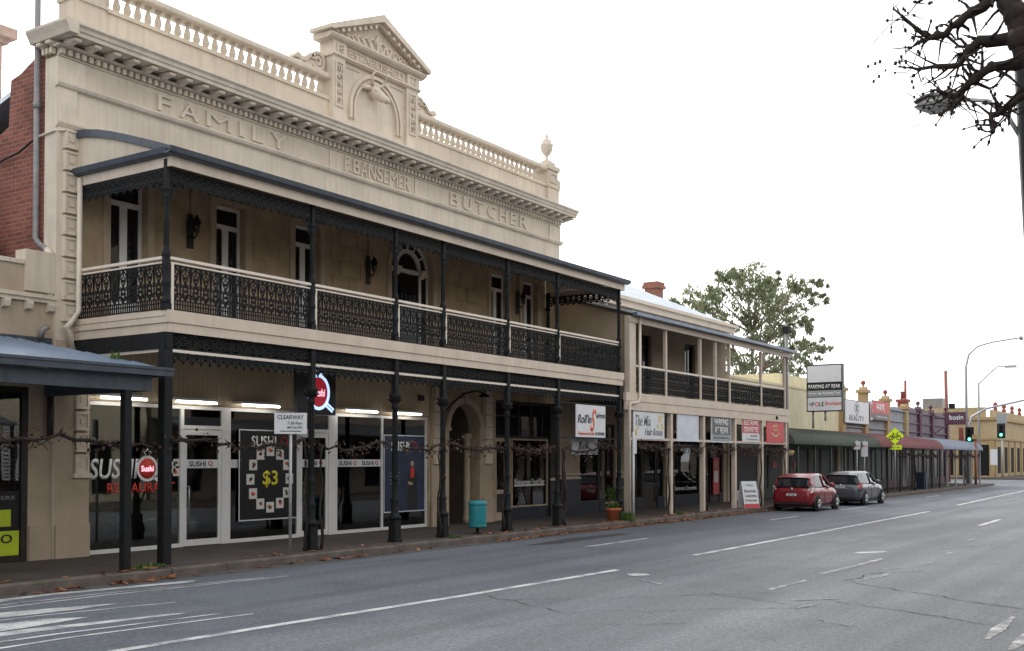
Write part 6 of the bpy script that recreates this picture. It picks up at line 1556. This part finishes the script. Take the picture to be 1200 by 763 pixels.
MB().prism([(1.85, 5.03), (1.9, 5.07), (2.14, 5.065), (2.22, 5.02), (2.13, 5.05)], 'x', 9.50, 9.70).build('lamp_hood', 'grey_pipe', nl)

# ================================================================== trees
def gum():
    rd = random.Random(21); root = thing('gum_tree', 'tall loose-crowned gum tree rising behind the terrace roof', 'tree', (77.8, 30.0, 0))
    rt = Vector((.358, -.934, 0)); fw_ = Vector((.934, .358, 0)); base = Vector((77.8, 30.0, 0)); k = .0638
    cl = [(815, 352, 22), (799, 350, 13), (835, 362, 20), (852, 335, 17), (868, 326, 15), (885, 345, 26), (903, 330, 20), (920, 343, 20), (936, 336, 12), (900, 365, 24), (868, 370, 22), (852, 395, 18), (885, 400, 22), (914, 375, 20), (932, 362, 13), (953, 341, 11), (962, 332, 8), (968, 357, 6), (906, 420, 22), (930, 408, 16), (950, 404, 13), (962, 414, 10), (880, 432, 22), (858, 424, 16), (937, 426, 15), (926, 392, 12), (840, 345, 12), (875, 318, 9), (948, 372, 8), (900, 445, 22), (925, 440, 16), (865, 450, 18), (945, 385, 9), (910, 322, 9)]
    tr_ = MB(); trunk_top = base + Vector((0, 0, 6.5)) + rt * .3
    tr_.tube([base, base + Vector((.05, .1, 3)), trunk_top], [.42, .34, .26], 9)
    forks = [(trunk_top, trunk_top + rt * -1.5 + Vector((0, 0, 3.5)), .18), (trunk_top, trunk_top + rt * .8 + Vector((0, 0, 4.2)), .18), (trunk_top, trunk_top + rt * -.2 + fw_ * 1.0 + Vector((0, 0, 5.0)), .16)]
    for a, b_, r in forks: tr_.tube([a, a.lerp(b_, .5) + Vector((rd.uniform(-.2, .2), rd.uniform(-.2, .2), .15)), b_], [r, r * .8, r * .6], 7)
    cr_ = MB()
    for px, py, r in cl:
        c_ = base + rt * ((px - 885) * k) + fw_ * rd.uniform(-2.6, 2.6) + Vector((0, 0, 2 + (537.5 - py) * k - 0.0))
        R_ = r * k
        f = min(forks, key=lambda q_: (q_[1] - c_).length); a = f[1] if c_.z > f[1].z else f[0].lerp(f[1], .5)
        m_ = a.lerp(c_, .5) + Vector((rd.uniform(-.3, .3), rd.uniform(-.3, .3), rd.uniform(0, .5)))
        tr_.tube([a, m_, c_], [.09, .06, .02], 5)
        for s_ in range(4):
            e_ = c_ + Vector((rd.gauss(0, .5), rd.gauss(0, .5), rd.gauss(0, .4))) * R_; tr_.tube([m_.lerp(c_, .6), e_], [.03, .01], 4)
        sub = [(c_ + Vector((rd.gauss(0, .62), rd.gauss(0, .62), rd.gauss(0, .5))) * R_, R_ * rd.uniform(.18, .36)) for _ in range(max(5, int(r * .75)))]
        for sc_, sr in sub:
            for _ in range(38):
                d = Vector((rd.gauss(0, 1), rd.gauss(0, 1), rd.gauss(0, .8))); p = sc_ + d * (sr * .62)
                l = rd.uniform(.18, .38); dn_ = Vector((rd.uniform(-.7, .7), rd.uniform(-.7, .7), -1)).normalized(); s2 = dn_.cross(Vector((rd.uniform(-1, 1), rd.uniform(-1, 1), rd.uniform(-.3, .3)))).normalized() * l * .24
                cr_.add([p, p + dn_ * l * .45 + s2, p + dn_ * l, p + dn_ * l * .45 - s2], [(0, 1, 2, 3)])
    tr_.build('trunk', 'bark_gum', root); cr_.build('crown', 'gum_leaf', root)
gum()
def bare_tree():
    rd = random.Random(5); root = thing('bare_street_tree', 'dark leafless pollarded tree limbs at the upper right corner', 'tree', (8.62, .5, .15))
    tk = MB(); tk.tube([(8.62, .5, .15), (8.6, .5, 1.5), (8.6, .52, 3.0), (8.58, .6, 3.9)], [.21, .17, .16, .17], 10); tk.build('trunk', 'bark_dark', root)
    br = MB()
    def knob(p, r): br.lathe(p.x, p.y, [(.01, -r), (r * .8, -r * .6), (r, 0), (r * .8, r * .6), (.01, r)], 7, p.z)
    def limb(pts, rs, lvl):
        n = []; rs = [r * .62 for r in rs]
        for i in range(len(pts) - 1):
            a, b_ = Vector(pts[i]), Vector(pts[i + 1])
            for j in range(4): n.append(a.lerp(b_, j / 4) + (Vector((rd.gauss(0, 1), rd.gauss(0, 1), rd.gauss(0, 1))) * rs[i] * .28 if (i or j) else Vector()))
        n.append(Vector(pts[-1])); m_ = len(n) - 1
        R_ = [rs[min(int(i / 4), len(rs) - 2)] * (1 - (i % 4) / 4) + rs[min(int(i / 4) + 1, len(rs) - 1)] * ((i % 4) / 4) for i in range(m_)] + [rs[-1]]
        R_ = [r * rd.uniform(.8, 1.25) for r in R_]
        br.tube(n, R_, 7)
        for i in range(1, len(n)):
            if rd.random() < .35: knob(n[i], R_[i] * rd.uniform(1.0, 1.35))
            for _ in range(lvl + 1):
                if rd.random() < .8:
                    d = Vector((rd.uniform(-.5, .5), rd.uniform(-.7, 1.0), rd.uniform(-.8, .8))).normalized(); l = rd.uniform(.06, .30)
                    m2 = n[i] + d * l * .5 + Vector((0, 0, rd.uniform(-.05, .05))); e_ = n[i] + d * l + Vector((0, rd.uniform(-.03, .06), rd.uniform(-.06, .08)))
                    r0 = min(R_[i] * .5, .016); br.tube([n[i], m2, e_], [r0, r0 * .65, .003], 5)
                    for q_ in range(3):
                        if rd.random() < .6: knob(m2.lerp(e_, rd.random()), rd.uniform(.006, .012))
    limb([(8.58, .6, 3.85), (8.5, .95, 4.55), (8.42, 1.22, 5.0), (8.40, 1.38, 5.5), (8.4, 1.45, 6.1)], [.16, .14, .13, .11, .08], 1)
    limb([(8.58, .62, 3.9), (8.5, .8, 4.9), (8.45, .95, 5.8)], [.14, .12, .1], 1)
    limb([(8.44, 1.15, 4.85), (8.36, 1.48, 4.78), (8.32, 1.66, 4.62), (8.3, 1.78, 4.70)], [.075, .05, .035, .02], 2)
    limb([(8.42, 1.22, 5.0), (8.36, 1.5, 5.02), (8.32, 1.62, 4.86), (8.28, 1.86, 4.86), (8.25, 2.02, 4.90)], [.08, .055, .035, .02, .008], 2)
    limb([(8.40, 1.35, 5.35), (8.34, 1.58, 5.2), (8.30, 1.76, 5.08), (8.28, 1.84, 5.1), (8.24, 2.06, 5.34)], [.07, .05, .04, .025, .01], 2)
    limb([(8.46, 1.05, 4.7), (8.4, 1.28, 4.52), (8.38, 1.42, 4.46), (8.36, 1.40, 4.33)], [.06, .04, .035, .02], 2)
    limb([(8.4, 1.38, 5.5), (8.32, 1.7, 5.5), (8.28, 1.9, 5.36)], [.06, .04, .015], 2)
    limb([(8.36, 1.5, 4.8), (8.34, 1.62, 4.6), (8.34, 1.7, 4.55)], [.03, .02, .008], 3)
    br.build('branches', 'bark_dark', root)
bare_tree()
# ================================================================== espaliered grape vines along the verandah posts
def vine(x0, x1, label, trunk_x, seed, leaves=170, y=15.48, z=2.28, thick=.05):
    rd = random.Random(seed); t_ = thing('grape_vine', label, 'vine', (trunk_x, y, .15), group='vines trained along the verandah posts')
    tk = MB(); p = [(trunk_x, y, .15)]; n = 9
    for i in range(1, n + 1): p.append((trunk_x + .07 * math.sin(i * 1.3 + seed) + rd.uniform(-.03, .03), y + .05 * math.cos(i * 1.1 + seed), .15 + (z - .15) * i / n))
    tk.tube(p, [thick * (1.2 - .5 * i / n) * rd.uniform(.85, 1.2) for i in range(n + 1)], 7); tk.build('trunk', 'bark_vine', t_)
    cd = MB(); lf_ = MB(); pts = []; x = x0
    while x < x1:
        pts.append((x, y + rd.uniform(-.05, .05), z + .07 * math.sin(x * 2.1 + seed) + rd.uniform(-.05, .05))); x += .22
    cd.tube(pts, [rd.uniform(.018, .036) for _ in pts], 6)
    for q_ in pts:
        for _ in range(3):
            e_ = (q_[0] + rd.uniform(-.18, .18), q_[1] + rd.uniform(-.16, .16), q_[2] + rd.uniform(-.18, .16)); m_ = tuple((a + b_) / 2 + rd.uniform(-.03, .03) for a, b_ in zip(q_, e_))
            cd.tube([q_, m_, e_], [.014, .010, .004], 5)
    cd.build('cordon', 'bark_vine', t_)
    for _ in range(leaves):
        q_ = rd.choice(pts); c_ = Vector((q_[0] + rd.gauss(0, .12), q_[1] + rd.gauss(0, .07), q_[2] + rd.gauss(-.02, .08))); l = rd.uniform(.02, .055)
        d = Vector((rd.uniform(-1, 1), rd.uniform(-1, 1), rd.uniform(-1, .3))).normalized(); s_ = d.cross(Vector((rd.uniform(-1, 1), rd.uniform(-1, 1), .2))).normalized() * l * .7
        lf_.add([c_, c_ + d * l * .6 + s_, c_ + d * l * 1.4, c_ + d * l * .6 - s_], [(0, 1, 2, 3)])
    lf_.build('dry_foliage', 'vine_leaf', t_)
vn = [(8.9, 12.3, 11.72, 'bare vine twisting up beside the left awning post'), (12.6, 15.95, 15.9, 'bare vine strung past the first restaurant window and door'), (16.3, 18.6, 16.35, 'bare vine strung past the price poster and second glass door'), (18.95, 20.4, 20.3, 'bare vine strung before the blue poster'), (20.7, 23.1, 23.0, 'dry vine strung above the teal bin'),
      (23.45, 25.6, 25.95, 'dry vine strung before the food bar window'), (25.95, 29.2, 26.0, 'thick twisted vine climbing the post left of the orange S sign'), (30.0, 32.8, 32.7, 'dry vine under the hair salon sign'), (33.1, 35.5, 33.1, 'dry vine under the blank pale sign'), (35.75, 38.4, 35.8, 'dry vine under the parking panel'), (38.65, 41.2, 41.1, 'dry vine under the red and white cigarette sign'), (41.5, 44, 43.8, 'dry vine under the plain red sign')]
for i, (a, b_, tx, lb) in enumerate(vn): vine(a, b_, lb, tx, 30 + i, 100 if i < 4 else 220 if i < 7 else 230, thick=.055 if i == 6 else .026, z=2.28 if i < 7 else 2.35)
vine(61, 72, 'dry vine strung under the maroon awning edge', 66, 61, 500, z=2.2); vine(75, 85.5, 'dry vine strung under the pale blue awning edge', 80, 62, 500, z=2.2)
